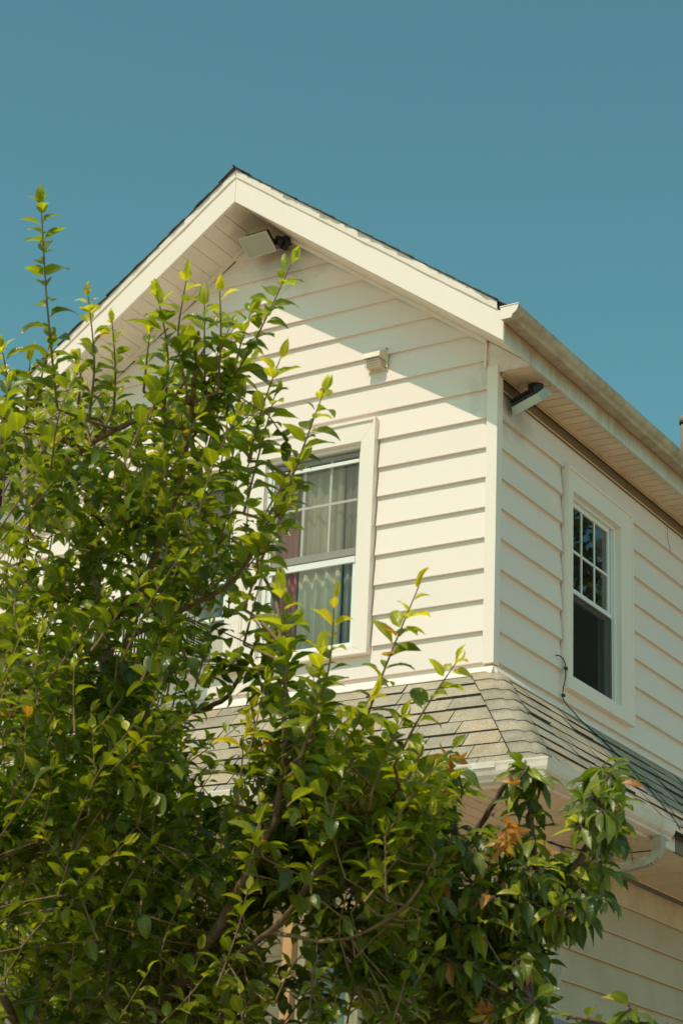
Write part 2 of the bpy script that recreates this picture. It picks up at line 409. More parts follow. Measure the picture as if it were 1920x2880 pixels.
# core walls with real openings
def core(pl, ua, ub, za, zb, ops, d0, d1, name='wall', mat='core'):
    us = sorted({ua, ub, *[o[0] for o in ops], *[o[1] for o in ops]}); zs = sorted({za, zb, *[o[2] for o in ops], *[o[3] for o in ops]})
    mb = MB()
    for i in range(len(us)-1):
        for j in range(len(zs)-1):
            uc, zc = (us[i]+us[i+1])/2, (zs[j]+zs[j+1])/2
            if any(o[0] < uc < o[1] and o[2] < zc < o[3] for o in ops): continue
            fbox(mb, pl, us[i], us[i+1], d0, d1, zs[j], zs[j+1])
    return mb.build(name, M_[mat], house)
core('F', XL, -.142, -2.9, -.10, [W1[1:], W2[1:]], -.024, -.14)
core('S', .026, YB, -2.9, -.10, [W3[1:]], -.0245, -.1405)
mb = MB(); g = [(-.03, .024, -.101), (XL, .024, -.101), (XL, .024, rake(XL, -.02)), (RX, .024, RZ-.02), (-.03, .024, rake(-.03, -.02))]
mb.prism([p for p in g], (0, .1, 0)); mb.build('gable_wall', M_['core'], house)
mb = MB(); mb.box(XL, XL+.1, .14, YB, GZ, -.10); mb.box(XL+.1, -.14, YB-.1, YB, GZ, -.10)
mb.prism([(p[0], YB-.1, p[2]) for p in g], (0, .1, 0)); mb.build('wall', M_['siding'], house)
mb = MB(); mb.box(XL+.1, -.14, .14, YB-.1, -2.9, -2.8); mb.box(XL+.1, -.14, .14, YB-.1, -.2, -.12); mb.box(XL+.1, -.14, 2.9, 3.0, -2.8, -.2); mb.box(-1.93, -1.85, .14, 2.9, -2.8, -.2)
mb.build('room_partition', M_['room'], house)

def window(W, cl, cr, ct, cb, label, kind):
    pl, u0, u1, z0, z1 = W
    flip = pl == 'S'
    mb = MB(); D = .030
    # mitred flat casing with a raised outer bead
    O = (u0-cl, u1+cr, z0-cb, z1+ct)
    def piece(a, b, c, d):
        mb.prism([FP(pl, *p) for p in ((a[0], D, a[1]), (b[0], D, b[1]), (c[0], D, c[1]), (d[0], D, d[1]))], np.array(FP(pl, 0, -D-.02, 0)))
    e = .0006
    piece((O[0], O[3]), (O[1], O[3]), (u1, z1), (u0, z1))
    piece((O[1], O[3]-e), (O[1], O[2]+e), (u1, z0), (u1, z1-e))
    piece((O[0], O[2]), (O[1], O[2]), (u1, z0-e), (u0, z0-e))
    piece((O[0], O[3]-e), (O[0], O[2]+e), (u0-e, z0), (u0-e, z1-e))
    for (a, b, c, d) in ((O[0]-.003, O[1]+.003, O[3]-.018, O[3]+.003), (O[0]-.003, O[1]+.003, O[2]-.003, O[2]+.012)):
        fbox(mb, pl, a, b, .004, D+.012, c, d)
    for (a, b) in ((O[0]-.003, O[0]+.014), (O[1]-.014, O[1]+.003)):
        fbox(mb, pl, a, b, .004, D+.0115, O[2]+.012, O[3]-.018)
    w = mb.build('window', M_['trim'], house); w['label'] = label
    bevel(w, .0022, 2)
    mb = MB()                         # jamb frame set back in the opening
    fbox(mb, pl, u0, u0+.030, -.010, -.13, z0, z1); fbox(mb, pl, u1-.030, u1, -.010, -.13, z0, z1)
    fbox(mb, pl, u0+.03, u1-.03, -.010, -.13, z1-.022, z1); fbox(mb, pl, u0+.03, u1-.03, -.008, -.13, z0, z0+.028)
    fbox(mb, pl, u0+.030, u0+.040, -.028, -.13, z0+.028, z1-.022); fbox(mb, pl, u1-.040, u1-.030, -.028, -.13, z0+.028, z1-.022)
    bevel(mb.build('frame', M_['frame'], w), .0015)
    a, b = u0+.040, u1-.040
    return w, a, b
def sash(w, pl, a, b, z0, z1, d, rail=.03, mat='frame', botrail=None):
    br = botrail or rail
    mb = MB()
    fbox(mb, pl, a, b, d, d-.022, z1-rail, z1); fbox(mb, pl, a, b, d, d-.022, z0, z0+br)
    fbox(mb, pl, a, a+rail*.8, d, d-.022, z0+br, z1-rail); fbox(mb, pl, b-rail*.8, b, d, d-.022, z0+br, z1-rail)
    bevel(mb.build('sash', M_[mat], w), .0015)
    return a+rail*.8, b-rail*.8, z0+br, z1-rail
def pane(w, pl, a, b, z0, z1, d, mat='glass', name='pane'):
    V = [FP(pl, a, d, z0), FP(pl, b, d, z0), FP(pl, b, d, z1), FP(pl, a, d, z1)]
    return MB().add(V, [(0, 1, 2, 3)]).build(name, M_[mat], w, False, False)
def muntins(w, pl, us, zs, a, b, z0, z1, d):
    for u in us: fbox(MB_ := MB(), pl, u-.008, u+.008, d, d-.010, z0, z1); MB_.build('muntin', M_['frame'], w)
    for z in zs: fbox(MB_ := MB(), pl, a, b, d+.001, d-.009, z-.008, z+.008); MB_.build('muntin', M_['frame'], w)

# right front window: top sash dropped a little, outer storm rail, lower pane
def front_window(W, cl, cr, label):
    w, a, b = window(W, cl, cr, .150, .050, label, 0)
    pl, u0, u1, z0, z1 = W
    n0, n1, n2, n3 = sash(w, 'F', a, b, -1.150, -.440, -.050, .028, 'grey', .048)
    pane(w, 'F', n0, n1, n2, n3, -.060)
    m1, m2 = n0+(n1-n0)/3, n0+2*(n1-n0)/3
    muntins(w, 'F', (m1, m2), (-.770,), n0, n1, n2, n3, -.052)
    mb = MB(); fbox(mb, 'F', a, b, -.020, -.036, -.523, -.500); mb.build('storm_rail', M_['frame'], w)
    mb = MB(); fbox(mb, 'F', a, b, -.020, -.040, -1.212, -1.172); mb.build('meeting_rail', M_['frame'], w)
    pane(w, 'F', a, b, -1.172, z1-.022, -.034, 'screen', 'insect_screen')
    return w, a, b
w1, a1, b1 = front_window(W1, .127, .106, 'right front window above the skirt roof, cream and red curtains behind')
mb = MB(); fbox(mb, 'F', a1, b1, -.030, -.050, -1.772, -1.745); fbox(mb, 'F', a1, a1+.02, -.030, -.050, -1.745, -1.212); fbox(mb, 'F', b1-.02, b1, -.030, -.050, -1.745, -1.212); mb.build('sash', M_['frame'], w1)
pane(w1, 'F', a1+.02, b1-.02, -1.745, -1.212, -.040)
w2, a2, b2 = front_window(W2, .116, .127, 'left front window half hidden by the leaves, air conditioner in its lower half')
mb = MB(); fbox(mb, 'F', a2, b2, -.030, -.050, -1.475, -1.440); fbox(mb, 'F', a2, a2+.02, -.030, -.050, -1.44, -1.212); fbox(mb, 'F', b2-.02, b2, -.030, -.050, -1.44, -1.212); mb.build('sash', M_['frame'], w2)
pane(w2, 'F', a2+.02, b2-.02, -1.44, -1.212, -.040)
# side window
w3, a3, b3 = window(W3, .083, .185, .150, .095, 'side window with a dark insect screen in its lower half', 1)
n0, n1, n2, n3 = sash(w3, 'S', a3, b3-.02, -1.205, -.560, -.030, .032, 'frame', .030)
pane(w3, 'S', n0, n1, n2, n3, -.042, 'sideglass')
muntins(w3, 'S', (n0+(n1-n0)/3, n0+2*(n1-n0)/3), (-.905,), n0, n1, n2, n3, -.036)
mb = MB(); fbox(mb, 'S', a3, b3-.02, -.016, -.034, -1.212, -1.183); mb.build('meeting_rail', M_['frame'], w3)
n0, n1, n2, n3 = sash(w3, 'S', a3, b3-.01, -1.80, -1.20, -.056, .028)
pane(w3, 'S', n0, n1, n2, n3, -.066, 'dimglass')
pane(w3, 'S', a3, b3, -1.787, -1.212, -.026, 'darkscreen', 'insect_screen')

# ---- rake boards, rake soffit, roof
def slope_prism(side, o0, o1, y0, y1, xa, xb, name, mat, parent=house, label=None):
    """slab following one slope between vertical offsets o0..o1 over the rake line"""
    mb = MB(); P = [(xa, y0, rake(xa, o0)), (xb, y0, rake(xb, o0)), (xb, y0, rake(xb, o1)), (xa, y0, rake(xa, o1))]
    mb.prism(P, (0, y1-y0, 0)); o = mb.build(name, M_[mat], parent); return o
XR, XLe = .244, -4.30
for xa, xb in ((RX+.0008, XR), (XLe, RX-.0008)):
    bevel(slope_prism(0, 0, .190, -OH, -OH+.022, xa, xb, 'rake_fascia', 'fascia'), .002)
# drip edge: thin bent metal, slightly wavy
for sgn in (1, -1):
    mb = MB(); n = 26; b = 0
    xs = np.linspace(0, XR-RX-.04, n)
    rows = []
    for i, x in enumerate(xs):
        wob = .003*math.sin(i*.9)+.002*math.sin(i*2.3)
        xx = RX+sgn*x
        for (oy, oz) in ((-OH+.01, .178), (-OH-.008-abs(wob), .190+wob*.6), (-OH-.014, .243), (-OH+.03, .247)):
            rows.append((xx, oy, rake(xx, oz)))
    F = [(4*i+k, 4*i+k+1, 4*i+5+k, 4*i+4+k) for i in range(n-1) for k in range(3)]
    mb.add(rows, F); o = mb.build('drip_edge', M_['fascia'], house)
    so_ = o.modifiers.new('thick', 'SOLIDIFY'); so_.thickness = .0015
# rake soffit boards across the slope
cs = 1/math.sqrt(1+SL*SL); bw = .103*cs
for sgn in (1, -1):
    x = 0.02; k = 0
    while x < (XR-RX)-.02:
        xb_ = min(x+bw-.0035, XR-RX-.01)
        xa_, xe_ = RX+sgn*x, RX+sgn*xb_
        mb = MB()
        if xa_ > xe_: xa_, xe_ = xe_, xa_
        P = [(xa_, -OH+.022, rake(xa_, .012)), (xe_, -OH+.022, rake(xe_, .012)), (xe_, -OH+.022, rake(xe_, .022)), (xa_, -OH+.022, rake(xa_, .022))]
        mb.prism(P, (0, OH-.024, 0)); mb.build('soffit_board', M_['rakesoffit'], house); x += bw; k += 1
    xa_, xe_ = (RX, XR) if sgn > 0 else (XLe, RX)
    slope_prism(0, .0235, .035, -OH+.022, .10, xa_, xe_, 'soffit_backing', 'underlay')
    slope_prism(0, -.022, .011, -.020, .004, *( (RX+.001, -.075) if sgn > 0 else (XL, RX-.001)), 'soffit_channel', 'rakesoffit')
    mb = MB()                            # peak cover under the ridge
mb = MB(); mb.prism([(RX-.022, -OH+.023, RZ-.008), (RX, -OH+.023, RZ+.006), (RX+.022, -OH+.023, RZ-.008), (RX, -OH+.023, RZ+.020)], (0, OH-.03, 0)); mb.build('ridge_trim', M_['rakesoffit'], house)
# roof deck and rake-edge shingles
for sgn in (1, -1):
    xa_, xe_ = (RX, XR+.03) if sgn > 0 else (XLe-.03, RX)
    slope_prism(0, .20, .247, -OH+.005, YB+.3, xa_, xe_, 'roof_deck', 'underlay')
    slope_prism(0, .2475, .254, -OH+.9, YB+.3, xa_, xe_, 'roof_covering', 'darkshingle')
    L = XR+.045-RX; n = 21
    for i in range(n):
        x0 = L*i/n; x1 = L*(i+1)/n+.02
        x0r, x1r = RX+sgn*x0, RX+sgn*min(x1, L)
        ov = .024+rng.uniform(-.006, .012); th = rng.uniform(.006, .011); dz = rng.uniform(-.0015, .003)
        ya = -OH-ov; P = []
        m = 4; mb = MB(); V = []
        for j in range(m):
            t = j/(m-1); xx = x0r+(x1r-x0r)*t; yy = ya+rng.uniform(-.006, .006); lift = .0075*t if True else 0
            zt = rake(xx, .250+lift+dz)
            V += [(xx, yy, zt), (xx, yy, zt-th), (xx, -OH+.92, zt-th), (xx, -OH+.92, zt)]
        F = [(0, 1, 2, 3), tuple(4*(m-1)+q for q in range(4))[::-1]]
        for j in range(m-1):
            for q in range(4): F.append((4*j+q, 4*j+(q+1) % 4, 4*j+4+(q+1) % 4, 4*j+4+q))
        mb.add(V, F).build('shingle', M_['darkshingle'], house)
mb = MB()
for i in range(40):
    y = -OH-.03+i*.22
    mb.obox((RX, y+.1, RZ+.264), (.006, 0, 0), (0, .12, .004), (0, 0, .004))
    mb.prism([(RX-.13, y, RZ+.262-.13*SL), (RX, y, RZ+.268), (RX+.13, y, RZ+.262-.13*SL), (RX, y, RZ+.258)], (0, .235, 0))
tag(mb.build('ridge_caps', M_['darkshingle'], house), kind='stuff')

# ---- eave on the right side: return panel, soffit boards, fascia, gutter
ZS = -.100
mb = MB(); mb.prism([(-.074, .006, -.048), (.012, .006, ZS+.002), (.232, .006, ZS+.002), (.232, .006, rake(.232, .01)), (-.074, .006, rake(-.074, .01))], (0, .016, 0))
mb.build('eave_return_panel', M_['siding'], house)
mb = MB(); mb.prism([(-.088, -.010, rake(-.088, -.01)), (-.074, -.010, rake(-.074, -.01)), (-.080, -.010, -.052), (-.096, -.010, -.052)], (0, .016, 0)); bevel(mb.build('return_trim', M_['rakesoffit'], house), .002)
y = .024; 
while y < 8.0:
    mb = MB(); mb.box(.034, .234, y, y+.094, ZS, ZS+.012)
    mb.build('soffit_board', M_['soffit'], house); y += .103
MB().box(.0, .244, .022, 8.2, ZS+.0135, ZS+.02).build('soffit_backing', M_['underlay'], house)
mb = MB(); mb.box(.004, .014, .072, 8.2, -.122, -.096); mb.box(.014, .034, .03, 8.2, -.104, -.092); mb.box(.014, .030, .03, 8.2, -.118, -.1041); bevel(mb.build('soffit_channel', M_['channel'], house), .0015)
MB().box(.236, .246, -OH+.024, 8.4, ZS-.012, .075).build('eave_fascia', M_['eavefascia'], house)
MB().box(.224, .2355, -.002, 8.4, ZS-.0118, ZS+.0-.002).build('fascia_lip', M_['eavefascia'], house)
def gutter(prof, fns, name, mat, caps=True):
    g_ = empty(name) if False else None
    mb = MB(); mb.sweep(prof, fns); o = mb.build(name, M_[mat], house)
    s = o.modifiers.new('thick', 'SOLIDIFY'); s.thickness = .0018; s.offset = 0
    return o
OG = [(0, .088), (0, .018), (.004, .014), (.072, .014), (.078, .018), (.083, .032), (.093, .040), (.104, .046), (.113, .058), (.118, .074), (.120, .086), (.121, .092), (.112, .093), (.110, .088)]
gy0, gy1 = -.445, 8.3
gut = gutter(OG, [lambda a, z, y=y_: (.248+a, y, z) for y_ in np.linspace(gy0, gy1, 12)], 'eave_gutter', 'gutter')
capP = [(.248, .010), (.248, .094), (.371, .098), (.369, .076), (.362, .058), (.352, .046), (.331, .032), (.326, .016), (.320, .010)]
mb = MB(); mb.prism([(x, gy0-.006, z) for x, z in capP], (0, .006, 0)); mb.box(.245, .373, gy0-.010, gy0+.004, .092, .099); bevel(mb.build('gutter_end_cap', M_['fascia'], gut), .001)
mb = MB(); mb.box(.2462, .2478, gy0+.05, 8.3, .03, .095); mb.build('gutter_back', M_['gutter'], gut)

# ---- skirt roof
PZ0, PO, PDZ = -2.062, .650, .780       # top height at wall, run, drop
ps = PDZ/PO; plen = math.hypot(PO, PDZ)
pent = MB()
pent_o = None
def Fpt(u, t, h): # front: u = x, t = distance down the slope from the wall, h = height off the plane
    c, s = PO/plen, PDZ/plen
    return np.array([u, -(t*c + h*s), PZ0 - t*s + h*c])
def Spt(u, t, h):
    c, s = PO/plen, PDZ/plen
    return np.array([t*c + h*s, u, PZ0 - t*s + h*c])
mb = MB(); T = plen
XPL, YPE = -4.75, 8.6
a = [Fpt(XPL, 0, 0), Fpt(0, 0, 0), Fpt(T*PO/plen, T, 0), Fpt(XPL, T, 0)]
b = [p-np.array([0, 0, .03]) for p in a]
mb.add(a+b, [(0, 1, 2, 3), (7, 6, 5, 4), (0, 4, 5, 1), (1, 5, 6, 2), (2, 6, 7, 3), (3, 7, 4, 0)])
a = [Spt(YPE, 0, 0), Spt(0, 0, 0), Spt(-T*PO/plen, T, 0), Spt(YPE, T, 0)]
b = [p-np.array([0, 0, .03]) for p in a]
mb.add(a+b, [(3, 2, 1, 0), (4, 5, 6, 7), (0, 4, 5, 1), (1, 5, 6, 2), (2, 6, 7, 3), (3, 7, 4, 0)])
pent_o = mb.build('skirt_roof', M_['underlay'], house)
NC = 8; EX = (plen+.012)/NC
cnt = 0
for side in ('F', 'S'):
    fn = Fpt if side == 'F' else Spt
    for r in range(NC):
        t0 = plen+.02 - (r+1)*EX; t1 = plen+.02 - r*EX       # t1 = butt edge (lower)
        t0c = max(.0, t0-.015)
        lim1 = t1*PO/plen; lim0 = t0c*PO/plen                  # hip limits grow with t
        off = rng.uniform(0, .3)
        if side == 'F': lo, hi = XPL, None
        else: lo, hi = None, 3.9
        u = (XPL-off) if side == 'F' else 3.9+off
        step = 0
        while True:
            w_ = .30*rng.uniform(.62, 1.22)
            if side == 'F':
                ua, ub = u, u+w_; u += w_
                if ua > lim1-.06: break
                ub = ub-.005
                # clip to hip line, stay .12 short of it
                tb = min(ub, lim1-.05); tt = min(ub, lim0-.05)
                if tb-ua < .02: break
                P0 = [(ua, t1), (tb, t1), (max(tt, ua+.001), t0c), (ua, t0c)]
            else:
                ua, ub = u-w_, u; u -= w_
                if ub < -lim1+.06: break
                ua = ua+.005
                tb = max(ua, -lim1+.05); tt = max(ua, -lim0+.05)
                if ub-tb < .02: break
                P0 = [(tb, t1), (ub, t1), (ub, t0c), (min(tt, ub-.001), t0c)]
            hh = rng.choice([.009, .011, .015, .019])*rng.uniform(.85, 1.15)
            top = [fn(p[0], p[1]+(rng.uniform(-.002, .002) if k < 2 else 0), (hh if k < 2 else .003)) for k, p in enumerate(P0)]
            bot = [fn(p[0], p[1], (max(.0015, hh-.012) if k < 2 else .0008)) for k, p in enumerate(P0)]
            mb = MB().add(top+bot, [(0, 1, 2, 3), (7, 6, 5, 4), (0, 4, 5, 1), (1, 5, 6, 2), (2, 6, 7, 3), (3, 7, 4, 0)])
            o = mb.build('shingle', M_['shingle'], pent_o); cnt += 1
            o.data.materials.append(M_['darkshingle'])
            for q in (2, 3, 5): o.data.polygons[q].material_index = 1
    if side == 'S':      # courses past the ones that can be told apart
        mb = MB()
        for r in range(NC):
            t1 = plen+.02-r*EX; t0 = t1-EX
            q = [Spt(3.9, t1, .010), Spt(YPE, t1, .010), Spt(YPE, t0, .003), Spt(3.9, t0, .003)]; q2 = [Spt(3.9, t1, .002), Spt(YPE, t1, .002), Spt(YPE, t0, .001), Spt(3.9, t0, .001)]
            mb.add(q+q2, [(0, 1, 2, 3), (7, 6, 5, 4), (0, 4, 5, 1), (1, 5, 6, 2), (2, 6, 7, 3), (3, 7, 4, 0)])
        tag(mb.build('far_shingles', M_['shingle'], pent_o), kind='stuff')
# hip caps, bent over the corner
HC = 9; hex_ = (plen+.02)/HC
for i in range(HC):
    t1 = (i+1)*hex_+.004; t0 = max(0, t1-hex_-.03); half = .150
    V = []; m = 13
    for (t, h, hb) in ((t1, .024, .013), (t0, .019, .006)):
        L_ = []
        for j in range(m):
            s = -1+2*j/(m-1); w_ = abs(s)*half
            c = PO/plen
            rr = .055
            if s <= 0: p = Fpt(t*c-w_, t, h)
            else: p = Spt(-(t*c-w_), t, h)
            # round off the ridge of the hip
            k = max(0, 1-abs(s)*half/rr)
            p = p + np.array([-.009, .009, -.012])*k*k
            # sag the butt into a soft curve
            L_.append(p)
        V += L_
        V += [p-np.array([0, 0, 1])*(h-hb) for p in L_]
    F = []
    for j in range(m-1):
        F += [(j, j+1, 2*m+j+1, 2*m+j), (m+j, 3*m+j, 3*m+j+1, m+j+1), (j, m+j, m+j+1, j+1), (2*m+j, 2*m+j+1, 3*m+j+1, 3*m+j)]
    F += [(0, 2*m, 3*m, m), (m-1, 2*m-1, 4*m-1, 3*m-1)]
    o = MB().add(V, F).build('hip_cap', M_['shingle'], pent_o); o.data.materials.append(M_['darkshingle'])
    for q in range(len(F)):
        if q >= 4*(m-1) or q % 4 == 2: o.data.polygons[q].material_index = 1
        elif q % 4 == 0: o.data.polygons[q].use_smooth = True

# skirt fascia, soffits, gutters
GXo = .612; ZL = -2.94
mb = MB(); mb.box(XPL, GXo, -GXo, -GXo+.02, ZL-.004, PZ0-PDZ-.006); mb.build('skirt_fascia', M_['fascia'], house)
mb = MB(); mb.box(GXo-.02, GXo, -GXo+.021, 1.27, ZL-.004, PZ0-PDZ-.006); mb.build('skirt_fascia', M_['fascia'], house)
mb = MB(); mb.box(GXo-.02, GXo+.006, 1.272, 8.0, ZL-.006, PZ0-PDZ+.004); o = mb.build('skirt_fascia', M_['darkwood'], house); o['label'] = 'bare weathered brown eave board beyond the gutter end'
OG2 = [(0, .0), (0, -.094), (.004, -.100), (.066, -.100), (.070, -.094), (.072, -.084), (.080, -.078), (.092, -.066), (.100, -.046), (.104, -.020), (.108, -.006), (.108, .002), (.098, .003), (.096, -.003)]
ZG = -2.828
pg = gutter(OG2, [lambda a, z: (XPL, -GXo-a, ZG+z), lambda a, z: (-1.6, -GXo-a, ZG+z), lambda a, z: (GXo+a, -GXo-a, ZG+z), lambda a, z: (GXo+a, .3, ZG+z), lambda a, z: (GXo+a, 1.035, ZG+z)], 'skirt_gutter', 'gutwhite')
mb = MB(); cp = [(GXo+a, 1.036, ZG+z) for a, z in OG2[:13]]; mb.prism(cp, (0, .003, 0)); mb.build('gutter_end_cap', M_['gutwhite'], pg)
mb = MB(); mb.box(-.85, -.70, -GXo-.110, -GXo-.1085, ZG-.094, ZG+.003)
mb.box(.26, .40, -GXo-.1115, -GXo-.094, ZG-.03, ZG+.005); mb.build('gutter_joint', M_['gutwhite'], pg)
# soffit boards below
for ix in range(-45, 6):
    x = ix*.103
    xb_ = min(x+.095, GXo-.022)
    ys = -GXo+.022
    if x < 0: y_end = .745 if x+.1 < .0 else .745
    if x >= 0:
        MB().prism([(x, ys, ZL), (xb_, ys, ZL), (xb_, -xb_-.004, ZL), (x, -x-.004, ZL)], (0, 0, .012)).build('soffit_board', M_['soffit'], house) if -xb_-.004 > ys+.005 else None
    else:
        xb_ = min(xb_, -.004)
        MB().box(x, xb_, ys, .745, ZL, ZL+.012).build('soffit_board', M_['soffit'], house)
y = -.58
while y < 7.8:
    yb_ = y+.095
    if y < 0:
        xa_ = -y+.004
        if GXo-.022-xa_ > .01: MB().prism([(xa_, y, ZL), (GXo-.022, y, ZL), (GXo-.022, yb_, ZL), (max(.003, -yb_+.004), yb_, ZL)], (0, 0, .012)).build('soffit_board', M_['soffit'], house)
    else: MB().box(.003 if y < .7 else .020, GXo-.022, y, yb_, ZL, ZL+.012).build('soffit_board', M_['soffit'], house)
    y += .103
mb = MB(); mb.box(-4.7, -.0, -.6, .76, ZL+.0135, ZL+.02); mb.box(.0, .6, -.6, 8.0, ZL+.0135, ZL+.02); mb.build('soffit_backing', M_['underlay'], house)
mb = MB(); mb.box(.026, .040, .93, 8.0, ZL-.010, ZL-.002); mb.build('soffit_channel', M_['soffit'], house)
mb = MB(); mb.box(-.01, .010, 1.6, 8.0, ZL-.020, ZL-.003); mb.build('shadow_gap', M_['darkwood'], house)
# lower storey: side wall, recessed front wall, corner post
LY = .735
core('S', LY+.02, YB, GZ, -2.925, [], -.024, -.14)
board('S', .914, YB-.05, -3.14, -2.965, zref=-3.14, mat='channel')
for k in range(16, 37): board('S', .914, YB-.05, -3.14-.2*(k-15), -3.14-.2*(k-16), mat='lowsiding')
mb = MB(); mb.prism([(-.10, LY, GZ), (.005, LY, GZ), (.005, LY+.179, GZ), (-.023, LY+.179, GZ), (-.023, LY+.019, GZ), (-.10, LY+.019, GZ)], (0, 0, ZL-.004-GZ))
for q in (.03, .045, .06): mb.box(.004, .010, LY+q, LY+q+.006, GZ, ZL-.006)
bevel(mb.build('corner_post', M_['trim'], house), .002)
LW = (-1.70, -.98, -4.6, -3.33)
LYF = LY+.02
core('F', XL, -.024, GZ, -2.925, [LW], -LYF-.024, -LYF-.14)
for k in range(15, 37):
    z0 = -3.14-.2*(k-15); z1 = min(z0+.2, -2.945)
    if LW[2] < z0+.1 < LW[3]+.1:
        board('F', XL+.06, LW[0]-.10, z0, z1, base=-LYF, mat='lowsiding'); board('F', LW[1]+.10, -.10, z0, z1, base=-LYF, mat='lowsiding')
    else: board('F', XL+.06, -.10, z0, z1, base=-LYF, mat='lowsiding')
mb = MB()
def lb(u0, u1, d0, d1, z0, z1): fbox(mb, 'F', u0, u1, d0-LYF, d1-LYF, z0, z1)
lb(LW[0]-.10, LW[1]+.10, .03, -.02, LW[3], LW[3]+.10); lb(LW[0]-.10, LW[0], .03, -.02, LW[2]-.1, LW[3]-.0005); lb(LW[1], LW[1]+.10, .03, -.02, LW[2]-.1, LW[3]-.0005); lb(LW[0], LW[1], .03, -.02, LW[2]-.1, LW[2])
lb(-1.395, -1.30, .02, -.06, LW[2], LW[3]-.0005); lb(-1.372, -1.366, .024, .02, LW[2], LW[3]); lb(-1.34, -1.334, .024, .02, LW[2], LW[3])
w4 = mb.build('window', M_['soffit'], house); w4['label'] = 'shaded ground floor window with pale curtains behind the trees'
pane(w4, 'F', LW[0], -1.395, LW[2], LW[3], -LYF-.05); pane(w4, 'F', -1.30, LW[1], LW[2], LW[3], -LYF-.05)
# wooden post at the front of the porch, porch floor and steps block
bevel(MB().box(-1.100, -1.034, -.455, -.385, -5.5, ZL-.0005).build('wooden_post', M_['post'], house), .004)
mb = MB(); mb.box(XL, .0, -.62, LYF+.02, -5.62, -5.5); mb.build('porch_floor', M_['darkwood'], house)
mb = MB(); mb.box(XL, -.02, -.56, -.44, GZ, -5.62); mb.build('porch_skirt', M_['siding'], house)
bevel(MB().box(-3.62, -3.555, -.455, -.385, -5.5, ZL-.0005).build('wooden_post', M_['post'], house), .004)

# downspout: outlet, elbow, sloping run to the corner post, drop
dp = [(.665, .90, -2.925), (.665, .90, -2.985), (.663, .897, -3.015), (.650, .888, -3.045), (.625, .875, -3.070), (.590, .862, -3.088), (.30, .80, -3.150), (.09, .745, -3.195), (.062, .74, -3.22), (.055, .74, -3.26), (.055, .74, -7.1)]
mb = MB()
def rtube(mb, pts, w, h):
    """corrugated rectangular pipe"""
    prof = []
    for i, (cx, cy) in enumerate([(-1, -1), (1, -1), (1, 1), (-1, 1)]):
        nx, ny = [(1, -1), (1, 1), (-1, 1), (-1, -1)][i]
        for t in np.linspace(0, 1, 7)[:-1]:
            q = np.array([cx+(nx-cx)*t, cy+(ny-cy)*t]); prof.append((q, t))
    n = len(prof); b = len(mb.v); up = np.array([0, 1.0, 0.05])
    P = [np.array(p, float) for p in pts]
    for i, p in enumerate(P):
        t = P[min(i+1, len(P)-1)]-P[max(i-1, 0)]; t /= np.linalg.norm(t)
        a = np.cross(t, up); a /= np.linalg.norm(a); c = np.cross(a, t)
        for q, tt in prof:
            k = 1-.05*(1 if int(round(tt*6)) % 2 else 0)
            mb.v.append(tuple(p+a*q[0]*w*k+c*q[1]*h*k))
    for i in range(len(P)-1):
        for k in range(n): mb.f.append((b+i*n+k, b+i*n+(k+1) % n, b+(i+1)*n+(k+1) % n, b+(i+1)*n+k))
M_['spout'] = paint('spout_metal', (.50, .45, .36), .5, .9, (.20, .165, .11), 9, (30, 30, 5), .2, .7)
rtube(mb, dp, .026, .036); ds = mb.build('downspout', M_['spout'], house)
mb = MB()
for i in range(7):
    w = i/6; p = np.array([.664, .899, -3.0])*(1-w)+np.array([.612, .871, -3.085])*w + np.array([.012, 0, -.006])*math.sin(w*math.pi)
    t = np.array([-.1, -.02, -1])*(1-w)+np.array([-1, -.2, -.3])*w; t /= np.linalg.norm(t)
    a = np.cross(t, [0, 1, .05]); a /= np.linalg.norm(a); c = np.cross(a, t)
    mb.obox(p, a*.0285, c*.0385, t*.002)
mb.build('elbow_rib', M_['spout'], ds)

# vent pipe on the roof
tp = MB(); tp.tube([(.050, 3.0, .25), (.050, 3.0, .70)], .056, 20); vp = empty('vent_pipe', (.05, 3, .3)); tag(vp, 'reddish brown round vent pipe rising behind the eave at the right edge', 'vent pipe')
tp.build('pipe', M_['pipe'], vp, True)
MB().tube([(.050, 3.0, .700), (.050, 3.0, .712)], .058, 20).build('band', M_['slot'], vp, True)
MB().tube([(.050, 3.0, .712), (.050, 3.0, .765)], .064, 20).build('cap', M_['pipe'], vp, True)

# ---------------------------------------------------------------- things fixed to the house
# dryer vent hood with a grille
vh = empty('wall_vent', (-.88, 0, .15)); tag(vh, 'small cream hooded wall vent with a square grille above the front window', 'wall vent')
x0, x1 = -.945, -.822
MB().box(x0-.012, x1+.012, -.006, .004, .085, .243).build('back_plate', M_['ventwhite'], vh)
mb = MB(); mb.add([(x0, -.006, .235), (x1, -.006, .235), (x1+.0, -.085, .190), (x0+.0, -.085, .190), (x0, -.006, .150), (x1, -.006, .150), (x1, -.095, .150), (x0, -.095, .150)],
                  [(0, 1, 2, 3), (3, 2, 6, 7), (0, 3, 7, 4), (1, 5, 6, 2)])
o = mb.build('hood', M_['ventwhite'], vh); s = o.modifiers.new('t', 'SOLIDIFY'); s.thickness = .003
mb = MB()
zt_, zb_ = .150, .090
def vp_(s, t):     # grille front, s across 0..1, t down 0..1
    return np.array([x0+.004+(x1-x0-.008)*s, -.094+.030*t, zt_+(zb_-zt_)*t])
MB().box(x0+.008, x1-.008, -.060, -.0065, .100, .145).build('throat', M_['channel'], vh)
for i in range(9):
    mb.tube([vp_(i/8, 0), vp_(i/8, 1), (x0+.004+(x1-x0-.008)*i/8, -.006, zb_)], .0016, 4)
